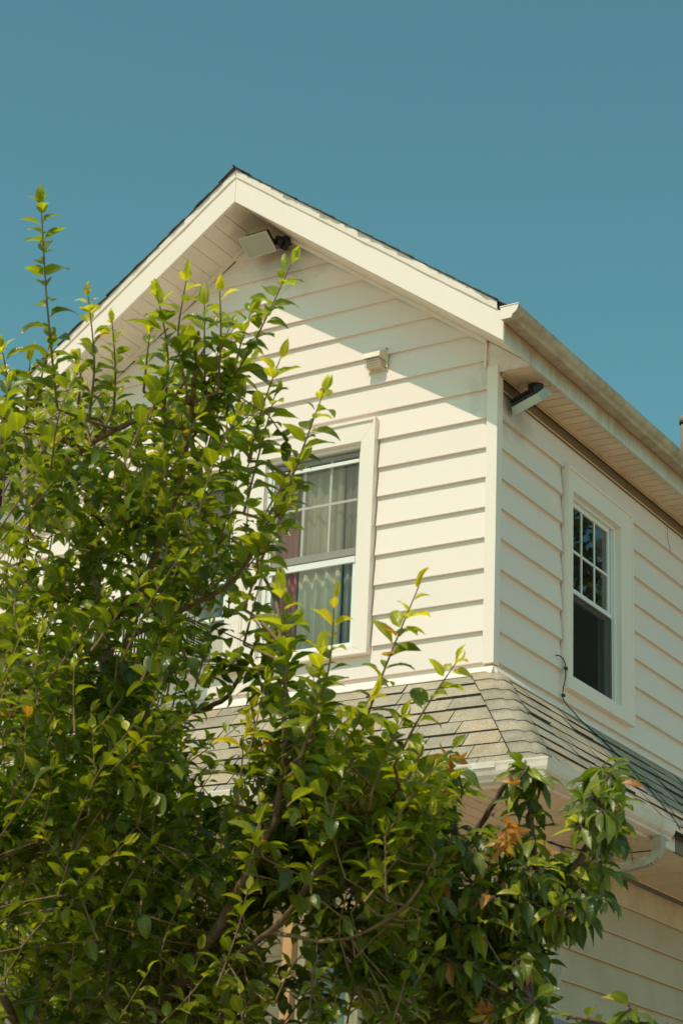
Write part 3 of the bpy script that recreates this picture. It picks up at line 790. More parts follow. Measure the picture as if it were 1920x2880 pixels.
for j in range(5):
    p = vp_(0, j/4); q = vp_(1, j/4)
    mb.tube([(p[0], -.006, p[2]), p, q, (q[0], -.006, q[2])], .0016, 4)
for j in range(4): mb.tube([(x0+.004, -.064+.016*j, zb_), (x1-.004, -.064+.016*j, zb_)], .0016, 4)
mb.build('grille', M_['ventwhite'], vh)
mb = MB(); mb.tube([(x1+.004, -.007, .236), (x1+.004, -.010, .236)], .005, 8); mb.tube([(x1+.004, -.007, .096), (x1+.004, -.010, .096)], .006, 8); mb.build('screw', M_['rust'], vh)

# floodlights
M_['lampglass'] = glass_mat('lamp_glass', (.95, .97, .92), .50, 1.2, (.72, .72, .62))
def floodlight(loc, Rm, arm, label, group, k=1.0):
    """local frame: glass in the xy plane looking down -z, housing above; arm = list of world points"""
    t = empty('floodlight', loc); tag(t, label, 'floodlight', group)
    def tr(o): 
        o.parent = t; o.matrix_parent_inverse = Matrix.Identity(4); o.matrix_local = Rm.to_4x4() @ Matrix.Scale(k, 4); return o
    w, h = .108, .080
    mb = MB()
    a = [(-w, -h, 0), (w, -h, 0), (w, h, 0), (-w, h, 0)]; b = [(-w*.86, -h*.82, .045), (w*.86, -h*.82, .045), (w*.86, h*.82, .045), (-w*.86, h*.82, .045)]
    mb.add(a+b, [(0, 4, 5, 1), (1, 5, 6, 2), (2, 6, 7, 3), (3, 7, 4, 0), (4, 7, 6, 5)])
    tr(mb.build('reflector', M_['lens']))
    mb = MB()
    for s in (-1, 1): mb.box(-w-.004, w+.004, s*h-.004, s*h+.004, -.005, .004); mb.box(s*w-.004, s*w+.004, -h, h, -.0045, .0035)
    tr(mb.build('rim', M_['lens']))
    tr(MB().add([(-w, -h, -.001), (w, -h, -.001), (w, h, -.001), (-w, h, -.001)], [(3, 2, 1, 0)]).build('glass', M_['lampglass'], None, False, False))
    tr(MB().tube([(-.045, 0, .018), (.045, 0, .018)], .008, 8).build('bulb', M_['frame']))
    mb = MB(); mb.box(-w*.80, w*.80, -h*.7, h*.7, .045, .062)
    for i in range(9): u = -w*.78+i*w*1.56/8; mb.box(u-.003, u+.003, -h*.72, h*.72, .062, .082)
    tr(mb.build('housing', M_['black']))
    mb = MB(); loc = np.array(loc)
    mb.tube([np.array(p)-loc for p in arm], .010, 8)
    o = mb.build('arm', M_['black']); o.parent = t
    d = np.array(arm[-1])-np.array(arm[-2]); d = d/np.linalg.norm(d)
    o = MB().tube([np.array(arm[-1])-loc-d*.034, np.array(arm[-1])-loc-d*.0005], .050, 16).build('mounting_box', M_['black']); o.parent = t
    o = MB().tube([np.array(arm[-2])-loc-d*.022, np.array(arm[-2])-loc+d*.012], .034, 12).build('knuckle', M_['black']); o.parent = t
    return t
c1 = (-1.800, -.155, 1.176)
floodlight(c1, Matrix.Rotation(R(-30), 3, 'X') @ Matrix.Rotation(R(-3), 3, 'Y'), [(-1.75, -.12, 1.215), (-1.69, -.06, 1.225), (-1.66, -.003, 1.225)], 'grey floodlight under the gable peak, glass facing down', 'floodlights under the eaves')
c2 = (.135, .215, -.262)
Rm2 = Matrix.Rotation(R(38), 3, 'X') @ Matrix.Rotation(R(-16), 3, 'Y')
floodlight(c2, Rm2, [(.130, .27, -.215), (.126, .285, -.165), (.124, .288, -.100)], 'black floodlight hanging from the side eave soffit by the corner post', 'floodlights under the eaves', 1.08)

# window air conditioner
ac = empty('air_conditioner', (-2.4, -.1, -1.78)); tag(ac, 'white window air conditioner with slotted side in the left front window', 'air conditioner')
bevel(MB().box(-2.62, -2.105, -.27, .10, -1.772, -1.480).build('cabinet', M_['ac'], ac), .006, 2)
mb = MB()
for i in range(13):
    z = -1.745+i*.0185
    for (ya, yb) in ((-.245, -.150), (-.135, -.045)): mb.box(-2.1045, -2.1005, ya, yb, z, z+.008)
mb.build('side_louvre', M_['slot'], ac)
mb = MB()
for i in range(20): mb.box(-2.60+i*.025, -2.588+i*.025, -.274, -.270, -1.74, -1.52)
mb.build('front_grille', M_['slot'], ac)
mb = MB()
for i in range(6): mb.prism([(-2.100+i*.0165, .03, -1.772), (-2.092+i*.0165, .018, -1.772), (-2.084+i*.0165, .03, -1.772), (-2.092+i*.0165, .036, -1.772)], (0, 0, .292))
mb.build('side_panel', M_['ac'], ac)
MB().box(-2.105, -2.004, .010, .040, -1.480, -1.470).build('top_rail', M_['darkwood'], ac)

# curtains
def curtain(x0, x1, y, z0, z1, name, mat, label, folds, amp=.018, grp=None):
    mb = MB(); n = folds*8
    for j, z in enumerate((z1, (z0+z1)/2, z0)):
        for i in range(n+1):
            t = i/n; mb.v.append((x0+(x1-x0)*t+.004*math.sin(i+j), y+amp*math.sin(t*folds*2*math.pi)+.01*j, z))
    for j in range(2):
        for i in range(n): mb.f.append((j*(n+1)+i, j*(n+1)+i+1, (j+1)*(n+1)+i+1, (j+1)*(n+1)+i))
    o = mb.build(name, M_[mat], None, True); s = o.modifiers.new('t', 'SOLIDIFY'); s.thickness = .002
    tag(o, label, 'curtain', grp); return o
curtain(-1.50, -1.17, .105, -1.79, -.43, 'curtain', 'cream', 'cream curtain in long folds inside the right front window', 4)
curtain(-1.655, -1.505, .112, -1.79, -.85, 'curtain', 'red', 'red curtain beside the cream one inside the right front window', 3)
curtain(-1.16, -1.03, .118, -1.79, -.43, 'curtain', 'grey_cloth', 'pale grey curtain at the right of the cream curtain upstairs', 3, .01)
curtain(-2.66, -2.0, .26, -1.95, -.38, 'curtain', 'grey_cloth', 'dim grey curtain inside the left front window above the air conditioner', 6, .02)
curtain(-1.69, -1.40, LYF+.17, -4.6, -3.30, 'curtain', 'sheer', 'pale blue curtain in the left half of the ground floor window', 5, .02)
curtain(-1.295, -.985, LYF+.17, -4.6, -3.30, 'curtain', 'sheer', 'pale blue curtain in the right half of the ground floor window', 5, .02)

# cables
def spline(P, n=8):
    P = [np.array(p, float) for p in P]; out = []
    Q = [P[0]]+P+[P[-1]]
    for i in range(1, len(Q)-2):
        for k in range(n):
            t = k/n; a, b, c, d = Q[i-1], Q[i], Q[i+1], Q[i+2]
            out.append(.5*((2*b)+(-a+c)*t+(2*a-5*b+4*c-d)*t*t+(-a+3*b-3*c+d)*t**3))
    out.append(P[-1]); return out
cb = empty('cable', (.02, .9, -1.75)); tag(cb, 'black cable looping out of the side wall beside the window and down the skirt roof', 'cable')
pts = [(-.004, .857, -1.724), (.012, .875, -1.722), (.022, .91, -1.735), (.024, .936, -1.765), (.024, .944, -1.80), (.024, .938, -1.86), (.016, .925, -1.93), (.016, .922, -1.99), (.030, .955, -2.03), (.045, 1.03, -2.062)]
pts += [tuple(Spt(u, t, .020)) for u, t in ((1.12, .05), (1.22, .16), (1.30, .30), (1.36, .45), (1.38, .62), (1.36, .80), (1.32, .93))] + [(.66, 1.28, -2.86)]
MB().tube(spline(pts), .0036, 6).build('wire', M_['cable'], cb, True)
pts = [tuple(Spt(u, t, .018)) for u, t in ((1.12, .05), (1.27, .16), (1.40, .34), (1.52, .55), (1.52, .75), (1.42, .93))] + [(.65, 1.36, -2.86)]
MB().tube(spline(pts), .0018, 6).build('wire', M_['cable'], cb, True)
for p in ((.024, .944, -1.788), (.018, .923, -1.972)): MB().box(p[0]-.008, p[0]+.008, p[1]-.012, p[1]+.014, p[2]-.008, p[2]+.008).build('clip', M_['black'], cb)
w_ = MB().tube(spline([(.63, .86, -3.02), (.45, .72, -3.05), (.25, .55, -3.04), (.05, .35, -2.99), (-.1, .25, -2.955)]), .004, 6).build('drooping_wire', M_['cable'], None, True)
tag(w_, 'thin black wire sagging under the skirt soffit beside the downspout', 'wire')

# porch odds and ends low in the picture
pu = np.array([at(1190, 2395, 9.6)[0], at(1190, 2395, 9.6)[1], 0])
um_top = at(1195, 2322, 9.4)
um = empty('patio_umbrella', (um_top[0], um_top[1], GZ)); tag(um, 'dark blue grey ribbed umbrella top behind the cherry stem', 'umbrella')
M_['umb'] = paint('umbrella_cloth', (.045, .06, .07), .8, .2, (.09, .09, .08), 4)
mb = MB(); rings = []
N = 96
for j, (r, dz) in enumerate(((.01, 0), (.12, -.02), (.28, -.075), (.5, -.16), (.8, -.33), (1.0, -.5))):
    for k in range(N):
        rr = r*(1+(.02 if k % 2 else 0)); w = 2*math.pi*k/N
        mb.v.append((um_top[0]+rr*math.cos(w), um_top[1]+rr*math.sin(w), um_top[2]+dz))
for j in range(5):
    for k in range(N): mb.f.append((j*N+k, j*N+(k+1) % N, (j+1)*N+(k+1) % N, (j+1)*N+k))
mb.build('canopy', M_['umb'], um); MB().tube([(um_top[0], um_top[1], GZ), (um_top[0], um_top[1], um_top[2]-.005)], .02, 10).build('pole', M_['frame'], um)
hb = at(1142, 2345, 10.2)
M_['yellow'] = paint('yellow_petal', (.62, .30, .02), .6, .3, (.4, .14, .01), 20)
hk = empty('hanging_basket', tuple(hb)); tag(hk, 'white rimmed hanging basket with yellow orange petals at the bottom edge', 'hanging basket')
mb = MB(); n = 20; prof = [(.02, -.14), (.07, -.12), (.10, -.05), (.11, 0), (.118, 0), (.118, .02), (.105, .02)]
for r, z in prof:
    for k in range(n): w = 2*math.pi*k/n; mb.v.append((hb[0]+r*math.cos(w), hb[1]+r*math.sin(w), hb[2]+z))
for j in range(len(prof)-1):
    for k in range(n): mb.f.append((j*n+k, j*n+(k+1) % n, (j+1)*n+(k+1) % n, (j+1)*n+k))
mb.build('bowl', M_['trim'], hk, True)
mb = MB()
for k in range(26):
    w = 2*math.pi*k/26+.1; d = np.array([math.cos(w), math.sin(w), 0]); t = np.array([-d[1], d[0], 0])
    c = hb+np.array([0, 0, .02]); L = .10+.04*math.sin(k*5)
    V = [c+d*.06-t*.006, c+d*.06+t*.006, c+d*.11+t*.012+np.array([0, 0, L*.6]), c+d*.11-t*.012+np.array([0, 0, L*.6]), c+d*.15+np.array([0, 0, L])]
    mb.add(V, [(0, 1, 2, 3), (3, 2, 4)])
tag(mb.build('petals', M_['yellow'], hk), kind='stuff')
gx = np.array([hb[0], -.66, -2.92])
MB().tube([hb+np.array([.1, 0, .02]), hb+np.array([0, 0, .45]), hb+np.array([-.1, 0, .02])], .003, 5).build('hanger', M_['black'], hk)
MB().tube([hb+np.array([0, 0, .45]), (hb[0], hb[1], -2.94 if hb[1] > -.6 else hb[2]+.5)], .003, 5).build('chain', M_['black'], hk)

# ---------------------------------------------------------------- leaves and trees
def leaf_template(var, serr=False):
    """length 1 along +y, blade normal +z, folded on the midrib, tip curling down"""
    r = np.random.default_rng(100+var)
    ns = 7 if serr else 6
    fold = r.uniform(.14, .34); curl = r.uniform(.25, .95); W = r.uniform(.255, .325) if not serr else r.uniform(.17, .215)
    twist = r.uniform(-.35, .35)
    ts = np.linspace(0, 1, ns); V = []; UV = []
    ang = 0; y = z = 0; prev = 0
    for i, t in enumerate(ts):
        dt = t-prev; prev = t; ang = -curl*t**1.5*1.3
        y += dt*math.cos(ang); z += dt*math.sin(ang)
        w = W*(math.sin(math.pi*min(1, t**.80))**.78 if t < 1 else 0.0)
        if serr: w = w*(1+.07*(-1)**i)
        if i == 0: w = .004
        if i == ns-1: w = .003
        wav = .03*math.sin(t*9+var)
        ca, sa = math.cos(twist*t), math.sin(twist*t)
        for s in (-1, 0, 1):
            xx, zz = s*w, abs(s)*w*fold*1.6+wav*abs(s)*(1 if s > 0 else -.6)
            V.append((xx*ca-zz*sa, y, z+xx*sa+zz*ca)); UV.append((s*w, t))
    F = []
    for i in range(ns-1):
        for k in range(2): F.append((3*i+k, 3*i+k+1, 3*i+3+k+1, 3*i+3+k))
    # petiole
    return np.array(V), F, np.array(UV)
NV = 7
TPL = {False: [leaf_template(v) for v in range(NV)], True: [leaf_template(v+20, True) for v in range(NV)]}

class Foliage:
    def __init__(s, serr, mat): s.serr = serr; s.mat = mat; s.L = []; s.tw = MB()
    def leaf(s, p, dirv, nrm, size, tint, wid=1.0):
        d = np.array(dirv, float); d /= np.linalg.norm(d); n = np.array(nrm, float); n = n-(n@d)*d; n /= (np.linalg.norm(n)+1e-9)
        x = np.cross(d, n); s.L.append((np.array(p, float), np.stack([x*wid, d, n], 1)*size, tint, int(rng.integers(NV))))
    def finish(s, tree, npart=300):
        dist = []
        for p, A, t, v in s.L:
            c = p+A[:, 1]*.5-CPOS; zf = c@_fw; px = 960+CF*(c@CR)/zf; py = 1440-CF*(c@CU)/zf
            vis = 0 < px < 1920 and 0 < py < 2880
            dist.append((zf/np.linalg.norm(A[:, 1])) if vis else 1e6+zf)
        order = np.argsort(dist); part = set(order[:npart].tolist())
        cache = {}
        Vs, Fs, UVs, T = [], [], [], []; base = 0
        for i, (p, A, t, v) in enumerate(s.L):
            tv, tf, tuv = TPL[s.serr][v]
            if i in part:
                tq = round(t*4)/4; key = (v, tq)
                if key not in cache:
                    me = bpy.data.meshes.new('leaf'); me.from_pydata([tuple(q) for q in tv], [], tf)
                    me.materials.append(s.mat); at_ = me.attributes.new('tint', 'FLOAT', 'POINT'); at_.data.foreach_set('value', [tq]*len(tv))
                    uvl = me.uv_layers.new(name='UVMap'); li = np.array([l.vertex_index for l in me.loops]); uvl.data.foreach_set('uv', tuv[li].ravel())
                    me.polygons.foreach_set('use_smooth', [True]*len(me.polygons)); cache[key] = me
                o = bpy.data.objects.new('leaf', cache[key]); col.objects.link(o); o.parent = tree
                Mx = Matrix.Identity(4)
                pl_ = p-np.array(tree.location)
                for a_ in range(3):
                    for b_ in range(3): Mx[a_][b_] = A[a_, b_]
                    Mx[a_][3] = pl_[a_]
                o.matrix_parent_inverse = Matrix.Identity(4); o.matrix_local = Mx
            else:
                Vs.append(tv@A.T+p); Fs.append(np.array(tf)+base); UVs.append(tuv); T.append(np.full(len(tv), t)); base += len(tv)
        if not Vs: return
        V = np.concatenate(Vs); F = np.concatenate(Fs); UV = np.concatenate(UVs); T = np.concatenate(T)
        me = bpy.data.meshes.new('foliage'); me.vertices.add(len(V)); me.vertices.foreach_set('co', (V-np.array(tree.location)).ravel())
        me.loops.add(F.size); me.loops.foreach_set('vertex_index', F.ravel()); me.polygons.add(len(F))
        me.polygons.foreach_set('loop_start', np.arange(0, F.size, 4)); me.polygons.foreach_set('loop_total', np.full(len(F), 4))
        me.update(calc_edges=True); me.materials.append(s.mat)
        a_ = me.attributes.new('tint', 'FLOAT', 'POINT'); a_.data.foreach_set('value', T)
        uvl = me.uv_layers.new(name='UVMap'); uvl.data.foreach_set('uv', UV[F.ravel()].ravel())
        me.polygons.foreach_set('use_smooth', [True]*len(F))
        o = bpy.data.objects.new('foliage', me); col.objects.link(o); o.parent = tree; tag(o, kind='stuff')
SV = np.array(SUN)
def norm(v): v = np.array(v, float); return v/(np.linalg.norm(v)+1e-9)
UPV = np.array([0, 0, 1.0])
def shoot(fo, P, spacing=.027, size=.062, tipyoung=.35, dens=1.0, rad=.0030, skipb=.015, age=0.0):
    """leafy shoot along a polyline"""
    pts = spline(P, 6); L = [0]
    for i in range(1, len(pts)): L.append(L[-1]+np.linalg.norm(pts[i]-pts[i-1]))
    T_ = L[-1]; rr = [rad*(1-.65*l/T_) for l in L]
    fo.tw.tube(pts, rr, 5, False)
    s = skipb; phi = rng.uniform(0, 6.28)
    while s < T_:
        i = min(np.searchsorted(L, s), len(pts)-1); i = max(i, 1); f = (s-L[i-1])/(L[i]-L[i-1]+1e-9); p = pts[i-1]+(pts[i]-pts[i-1])*f
        t = norm(pts[i]-pts[i-1]); a = norm(np.cross(t, [.3, .5, .1])); b = np.cross(t, a)
        frac = s/T_
        for q in range(2 if rng.random() < .45*dens else 1):
            phi += 2.4+rng.uniform(-.5, .5)
            o = a*math.cos(phi)+b*math.sin(phi)
            upk = .75 if frac < .9 else 1.6
            d = norm(o+t*upk*rng.uniform(.5, 1.1)+UPV*rng.uniform(-.15, .35))
            nrm = norm(UPV*.55+SV*.75+t*.25-o*.2+rng.normal(0, .38, 3))
            sz = size*rng.uniform(.72, 1.15)*(1-.45*max(0, (frac-.75)/.25))*(1 if frac > .05 else .8)
            pet = p+d*.006
            tint = age+rng.uniform(0, .45)+tipyoung*max(0, (frac-.55)/.45)**1.5*1.3
            fo.leaf(pet, d, nrm, sz*(rng.uniform(.55, .8) if rng.random() < .2 else 1), 1.5 if rng.random() < .008 else min(1.15, max(0, tint)), rng.uniform(.8, 1.12))
        s += spacing*rng.uniform(.7, 1.3)
    t = norm(pts[-1]-pts[-2])
    for q in range(3):
        o = norm(rng.normal(0, 1, 3)); fo.leaf(pts[-1], norm(t*1.6+o*.6), norm(o+.3*UPV), size*rng.uniform(.45, .75), .6+tipyoung*rng.uniform(.2, .8), .62)
def inpoly(x, y, P):
    c = False; j = len(P)-1
    for i in range(len(P)):
        if (P[i][1] > y) != (P[j][1] > y) and x < (P[j][0]-P[i][0])*(y-P[i][1])/(P[j][1]-P[i][1])+P[i][0]: c = not c
        j = i
    return c
def limb(tree, P, r0, r1, mat, name='branch', n=7):
    pts = spline(P, 7); k = len(pts)
    rr = [r0+(r1-r0)*(i/(k-1))**.8 for i in range(k)]
    jit = [p+rng.normal(0, min(.004, r0*.12), 3) if 0 < i < k-1 else p for i, p in enumerate(pts)]
    mb = MB(); mb.tube(jit, rr, n); o = mb.build(name, M_[mat], tree, True); return jit

# ---- plum tree
base = at(160, 2900, 6.1); ptree = empty('plum_tree', (base[0], base[1], GZ))
tag(ptree, 'leafy green plum tree filling the lower left, long upright shoots against house and sky', 'tree')
bx = np.array([base[0], base[1], GZ])
A = lambda *t: [at(*q) for q in t]
LIM = []
tr0 = at(165, 2480, 6.0)
LIM += limb(ptree, [bx, bx*.5+tr0*.5+np.array([.05, .03, 0]), tr0, *A((150, 2120, 5.95), (165, 1960, 5.9))], .085, .038, 'bark', 'trunk', 10)
LIM += limb(ptree, A((165, 1960, 5.9), (235, 1640, 5.8), (243, 1480, 5.8), (200, 1270, 5.9), (110, 1080, 6.0), (100, 960, 6.0)), .030, .008, 'bark')
LIM += limb(ptree, A((160, 2000, 5.9), (225, 1800, 5.6), (300, 1460, 5.45), (345, 1300, 5.4), (410, 1120, 5.3), (445, 900, 5.2), (455, 760, 5.2)), .020, .004, 'twig')
LIM += limb(ptree, A((110, 1100, 6.0), (230, 1005, 5.6), (340, 955, 5.5), (390, 925, 5.45), (470, 800, 5.4)), .012, .0035, 'twig')
LIM += limb(ptree, A((165, 2480, 6.0), (400, 2270, 5.3), (545, 2050, 5.1), (640, 1850, 5.0), (655, 1660, 4.95), (645, 1480, 4.9)), .024, .004, 'bark')
LIM += limb(ptree, A((400, 2270, 5.3), (620, 2140, 5.0), (760, 1960, 4.9), (900, 1830, 4.9), (980, 1700, 4.9)), .010, .003, 'bark')
LIM += limb(ptree, A((300, 1460, 5.45), (420, 1400, 5.35), (540, 1330, 5.3), (620, 1180, 5.2), (680, 1050, 5.2)), .010, .003, 'twig')
LIM += limb(ptree, A((150, 2120, 5.95), (60, 1850, 5.9), (20, 1500, 6.1), (60, 1250, 6.1), (70, 1000, 6.1)), .022, .006, 'bark')
LIM += limb(ptree, A((235, 1640, 5.8), (400, 1640, 5.6), (520, 1600, 5.4), (600, 1450, 5.3)), .013, .004, 'bark')
LIM += limb(ptree, A((165, 2480, 6.0), (60, 2380, 5.3), (-30, 2200, 5.1), (-60, 2000, 5.1)), .02, .006, 'bark')
LIM += limb(ptree, A((620, 2140, 5.0), (780, 2160, 4.9), (930, 2080, 4.8), (1000, 1960, 4.8)), .006, .003, 'twig')
LIM = np.array(LIM)
pf = Foliage(False, M_['leaf'])
def plum_shoot(mx_, my_, dist, length, lean, **k):
    """shoot whose middle sits at the sight line mx,my; joined to the nearest limb"""
    c = at(mx_, my_, dist)
    up = norm(UPV*1.0+np.array(lean)); b0 = c-up*length*.5; tip = c+up*length*.5+np.array([rng.uniform(-.03, .03), rng.uniform(-.03, .03), 0])
    dd = LIM-b0; w = np.linalg.norm(dd, axis=1)+np.maximum(0, dd[:, 2])*1.5; j = int(np.argmin(w)); q = LIM[j]
    mid = (q+b0)/2-UPV*.02*0+rng.normal(0, .012, 3)
    if .03 < np.linalg.norm(q-b0) < .34: pf.tw.tube(spline([q, mid, b0], 5), [.0021]*5+[.0019]*5+[.0018], 5, False)
    mid2 = (b0+tip)/2+rng.normal(0, length*.035, 3)
    shoot(pf, [b0, mid2, tip], **k)
    if .12 < np.linalg.norm(q-b0) < .55:   # side leaves along the joining twig
        for i in range(int(np.linalg.norm(q-b0)/.03)):
            f = rng.uniform(.15, 1); p = q+(b0-q)*f; o = norm(rng.normal(0, 1, 3)+UPV*.3); pf.leaf(p, o, norm(UPV+rng.normal(0, .3, 3)), .06*rng.uniform(.7, 1.1), rng.uniform(0, .4))
D1 = [(0, 960), (70, 880), (150, 930), (240, 900), (330, 960), (400, 800), (450, 730), (520, 800), (560, 900), (590, 1010), (570, 1120), (650, 1130), (650, 1240), (600, 1330), (520, 1380), (540, 1500), (0, 1500)]
D2 = [(0, 1450), (520, 1430), (560, 1540), (500, 1640), (530, 1730), (500, 1850), (560, 1950), (600, 2100), (620, 2352), (0, 2352)]
D3 = [(560, 1820), (640, 1700), (760, 1720), (880, 1730), (960, 1790), (1010, 1860), (990, 1990), (930, 2060), (800, 1990), (720, 2000), (600, 2050)]
D4 = [(560, 2080), (760, 2040), (960, 2120), (980, 2352), (540, 2352)]
D5 = [(560, 1560), (600, 1400), (690, 1400), (710, 1560), (740, 1720), (600, 1750)]
HOLES = [([(585, 1080), (760, 1080), (760, 1540), (585, 1540)], .8), ([(450, 1590), (660, 1590), (650, 1800), (420, 1810)], .85), ([(420, 1400), (565, 1400), (565, 1570), (420, 1560)], .75), ([(600, 1930), (725, 1930), (705, 2320), (590, 2320)], .97),
         ([(700, 2070), (840, 2070), (840, 2270), (700, 2270)], .85), ([(150, 1000), (380, 1010), (360, 1420), (180, 1400)], .62), ([(0, 1180), (120, 1180), (100, 1330), (0, 1330)], .3), ([(560, 950), (640, 1020), (630, 1400), (540, 1400)], .6)]
def fill(poly, count, dr, ln, **k):
    xs = [p[0] for p in poly]; ys = [p[1] for p in poly]; n = 0
    while n < count:
        x = rng.uniform(min(xs), max(xs)); y = rng.uniform(min(ys), max(ys))
        if not inpoly(x, y, poly): continue
        l = rng.uniform(*ln); d = rng.uniform(*dr); hp = l*.5*4713/d
        if any((inpoly(x, y, h) or inpoly(x, y+hp, h) or inpoly(x, y-hp, h)) and rng.random() < pr for h, pr in HOLES): continue
        kk = dict(k); kk['size'] = k.get('size', .070)*rng.uniform(.85, 1.15)
        ln_ = rng.normal(.26, .42); dp_ = rng.normal(0, .3); plum_shoot(x, y+25, d, l, (CR[0]*ln_+_fw[0]*dp_, CR[1]*ln_+_fw[1]*dp_, 0), **kk); n += 1
fill(D1, 150, (5.0, 6.3), (.16, .30), age=.08, size=.064)
fill(D2, 470, (4.95, 6.7), (.13, .28), age=0.04, size=.060)
fill(D3, 195, (4.7, 5.8), (.13, .26), age=.12, size=.066)
fill(D4, 62, (4.9, 5.8), (.12, .24), age=0, size=.062)
fill(D5, 26, (4.8, 5.3), (.13, .22), age=.2, size=.066)
# the long shoots that stand clear of the crown: base and tip as seen, distance
LS = [((132, 940), (95, 468), 5.3, .062, .03), ((205, 960), (203, 680), 5.5, .054, .6), ((262, 940), (258, 738), 5.6, .046, .5),
      ((375, 960), (362, 680), 5.2, .066, .3), ((430, 900), (428, 645), 5.1, .066, .35), ((500, 900), (505, 668), 5.1, .062, .4), ((478, 1000), (470, 700), 5.2, .064, .2),
      ((440, 1010), (672, 600), 5.2, .060, .15), ((520, 960), (575, 720), 5.2, .062, .1), ((570, 1060), (645, 820), 5.1, .060, .55), ((640, 1180), (745, 895), 5.0, .064, .35), ((560, 1180), (632, 905), 5.1, .062, .3),
      ((590, 1300), (690, 1060), 5.0, .062, .2), ((560, 1400), (645, 1180), 5.0, .064, .1),
      ((690, 1740), (768, 1372), 4.7, .052, .8), ((805, 1760), (962, 1345), 4.7, .056, .6), ((905, 1760), (1048, 1520), 4.7, .052, .7), ((650, 1700), (645, 1360), 4.8, .072, .3), ((720, 1700), (740, 1500), 4.7, .066, .4),
      ((10, 960), (5, 800), 5.6, .06, .3), ((60, 960), (70, 830), 5.6, .06, .2), ((80, 960), (115, 790), 5.5, .06, .2), ((330, 900), (345, 760), 5.4, .062, .2),
      ((760, 1800), (850, 1600), 4.7, .062, .5), ((850, 1830), (925, 1650), 4.7, .06, .3), ((560, 1480), (600, 1330), 5.0, .062, .1), ((30, 1000), (22, 880), 5.5, .062, .1),
      ((540, 1850), (560, 1690), 4.8, .058, .8), ((180, 930), (175, 830), 5.5, .06, .2)]
for (b_, t_, d, sz, yo) in LS:
    b0, tp_ = at(*b_, d+.05), at(*t_, d)
    dd = LIM-b0; w = np.linalg.norm(dd, axis=1)+np.maximum(0, dd[:, 2])*1.2; q = LIM[int(np.argmin(w))]
    m = (b0+tp_)/2+rng.normal(0, .012, 3)
    pf.tw.tube(spline([q, (q+b0)/2+rng.normal(0, .01, 3), b0], 5), [.005]*5+[.0042]*5+[.004], 5, False)
    shoot(pf, [b0, m, tp_], spacing=.025, size=sz*1.32, tipyoung=yo*1.4, rad=.004, skipb=.02, age=.15)
tag(pf.tw.build('twigs', M_['twig'], ptree, True), kind='stuff')
pf.finish(ptree)

# ---- cherry tree
base = at(1120, 2950, 5.7); ctree = empty('cherry_tree', (base[0], base[1], GZ))
tag(ctree, 'cherry tree at lower right with drooping ribbed leaves and a few orange withered ones', 'tree')
bx = np.array([base[0], base[1], GZ]); CL = []
j0 = at(1110, 2520, 5.7)
CL.append(limb(ctree, [bx, (bx+j0)/2, j0], .06, .035, 'cherrybark', 'trunk', 10))
def cl(P, r0, r1, nm='branch'): q = limb(ctree, P, r0, r1, 'cherrybark', nm); CL.append(q); return q
TIPS = []
cA = cl([j0, *A((1060, 2300, 5.65), (1040, 2060, 5.6), (1045, 1880, 5.55), (1032, 1760, 5.5))], .026, .006)
cB = cl(A((1042, 2010, 5.6), (1080, 1930, 5.6), (1160, 1800, 5.55), (1195, 1760, 5.5)), .012, .006)
cC = cl([j0, *A((1200, 2300, 5.6), (1215, 2160, 5.6), (1255, 2080, 5.6), (1320, 1990, 5.55), (1375, 1860, 5.5), (1385, 1755, 5.5))], .026, .005)
cD = cl(A((1225, 2150, 5.6), (1230, 2000, 5.5), (1215, 1860, 5.5), (1212, 1760, 5.45)), .012, .005)
cE = cl(A((1255, 2080, 5.6), (1300, 2085, 5.5), (1330, 2090, 5.45)), .009, .005)
cF = cl(A((1060, 2300, 5.65), (1120, 2150, 5.6), (1150, 2000, 5.5), (1152, 1910, 5.45)), .012, .005)
cG = cl(A((1040, 2100, 5.6), (980, 2000, 5.5), (960, 1880, 5.4)), .010, .004)
cH = cl(A((1060, 2300, 5.65), (980, 2200, 5.5), (950, 2080, 5.4)), .010, .004)
cI = cl(A((1110, 2520, 5.7), (1210, 2420, 5.4), (1225, 2300, 5.3)), .014, .005)
CLa = np.array([p for L_ in CL for p in L_ ])
cf = Foliage(True, M_['cherryleaf'])
def whorl(p, axis, n=8, size=.10, dry=0.0, droop=.9):
    phi = rng.uniform(0, 6.28)
    for k in range(n):
        phi += 6.283/n+rng.uniform(-.25, .25)
        o = np.array([math.cos(phi), math.sin(phi), 0])
        dz = rng.uniform(-2.0, -.15)*droop if k > 1 else rng.uniform(-.2, .5)
        d = norm(o+UPV*dz); nn = norm(UPV*.35+SV*.7+o*.6*max(0, -dz)+rng.normal(0, .35, 3))
        pet = p+o*.010+UPV*(-.012 if dz < 0 else .004)
        cf.tw.tube([p, pet], .0013, 4, False)
        t = rng.uniform(0, .5) if rng.random() > dry else rng.uniform(1.2, 1.75)
        if rng.random() < .07: t = rng.uniform(.8, 1.0)
        cf.leaf(pet, d, nn, size*rng.uniform(.7, 1.15)*(.75 if t > 1.1 else 1), t)
def along(L_, f0, f1, step, size=.088, dry=.03, n=(3, 5)):
    Lp = np.array(L_); seg = np.linalg.norm(np.diff(Lp, axis=0), axis=1); cum = np.concatenate([[0], np.cumsum(seg)])
    s = cum[-1]*f0
    while s < cum[-1]*f1:
        i = min(np.searchsorted(cum, s), len(Lp)-1); i = max(1, i); f = (s-cum[i-1])/(cum[i]-cum[i-1]+1e-9); p = Lp[i-1]+(Lp[i]-Lp[i-1])*f
        whorl(p, None, int(rng.integers(n[0], n[1]+1)), size, dry); s += step*rng.uniform(.7, 1.3)
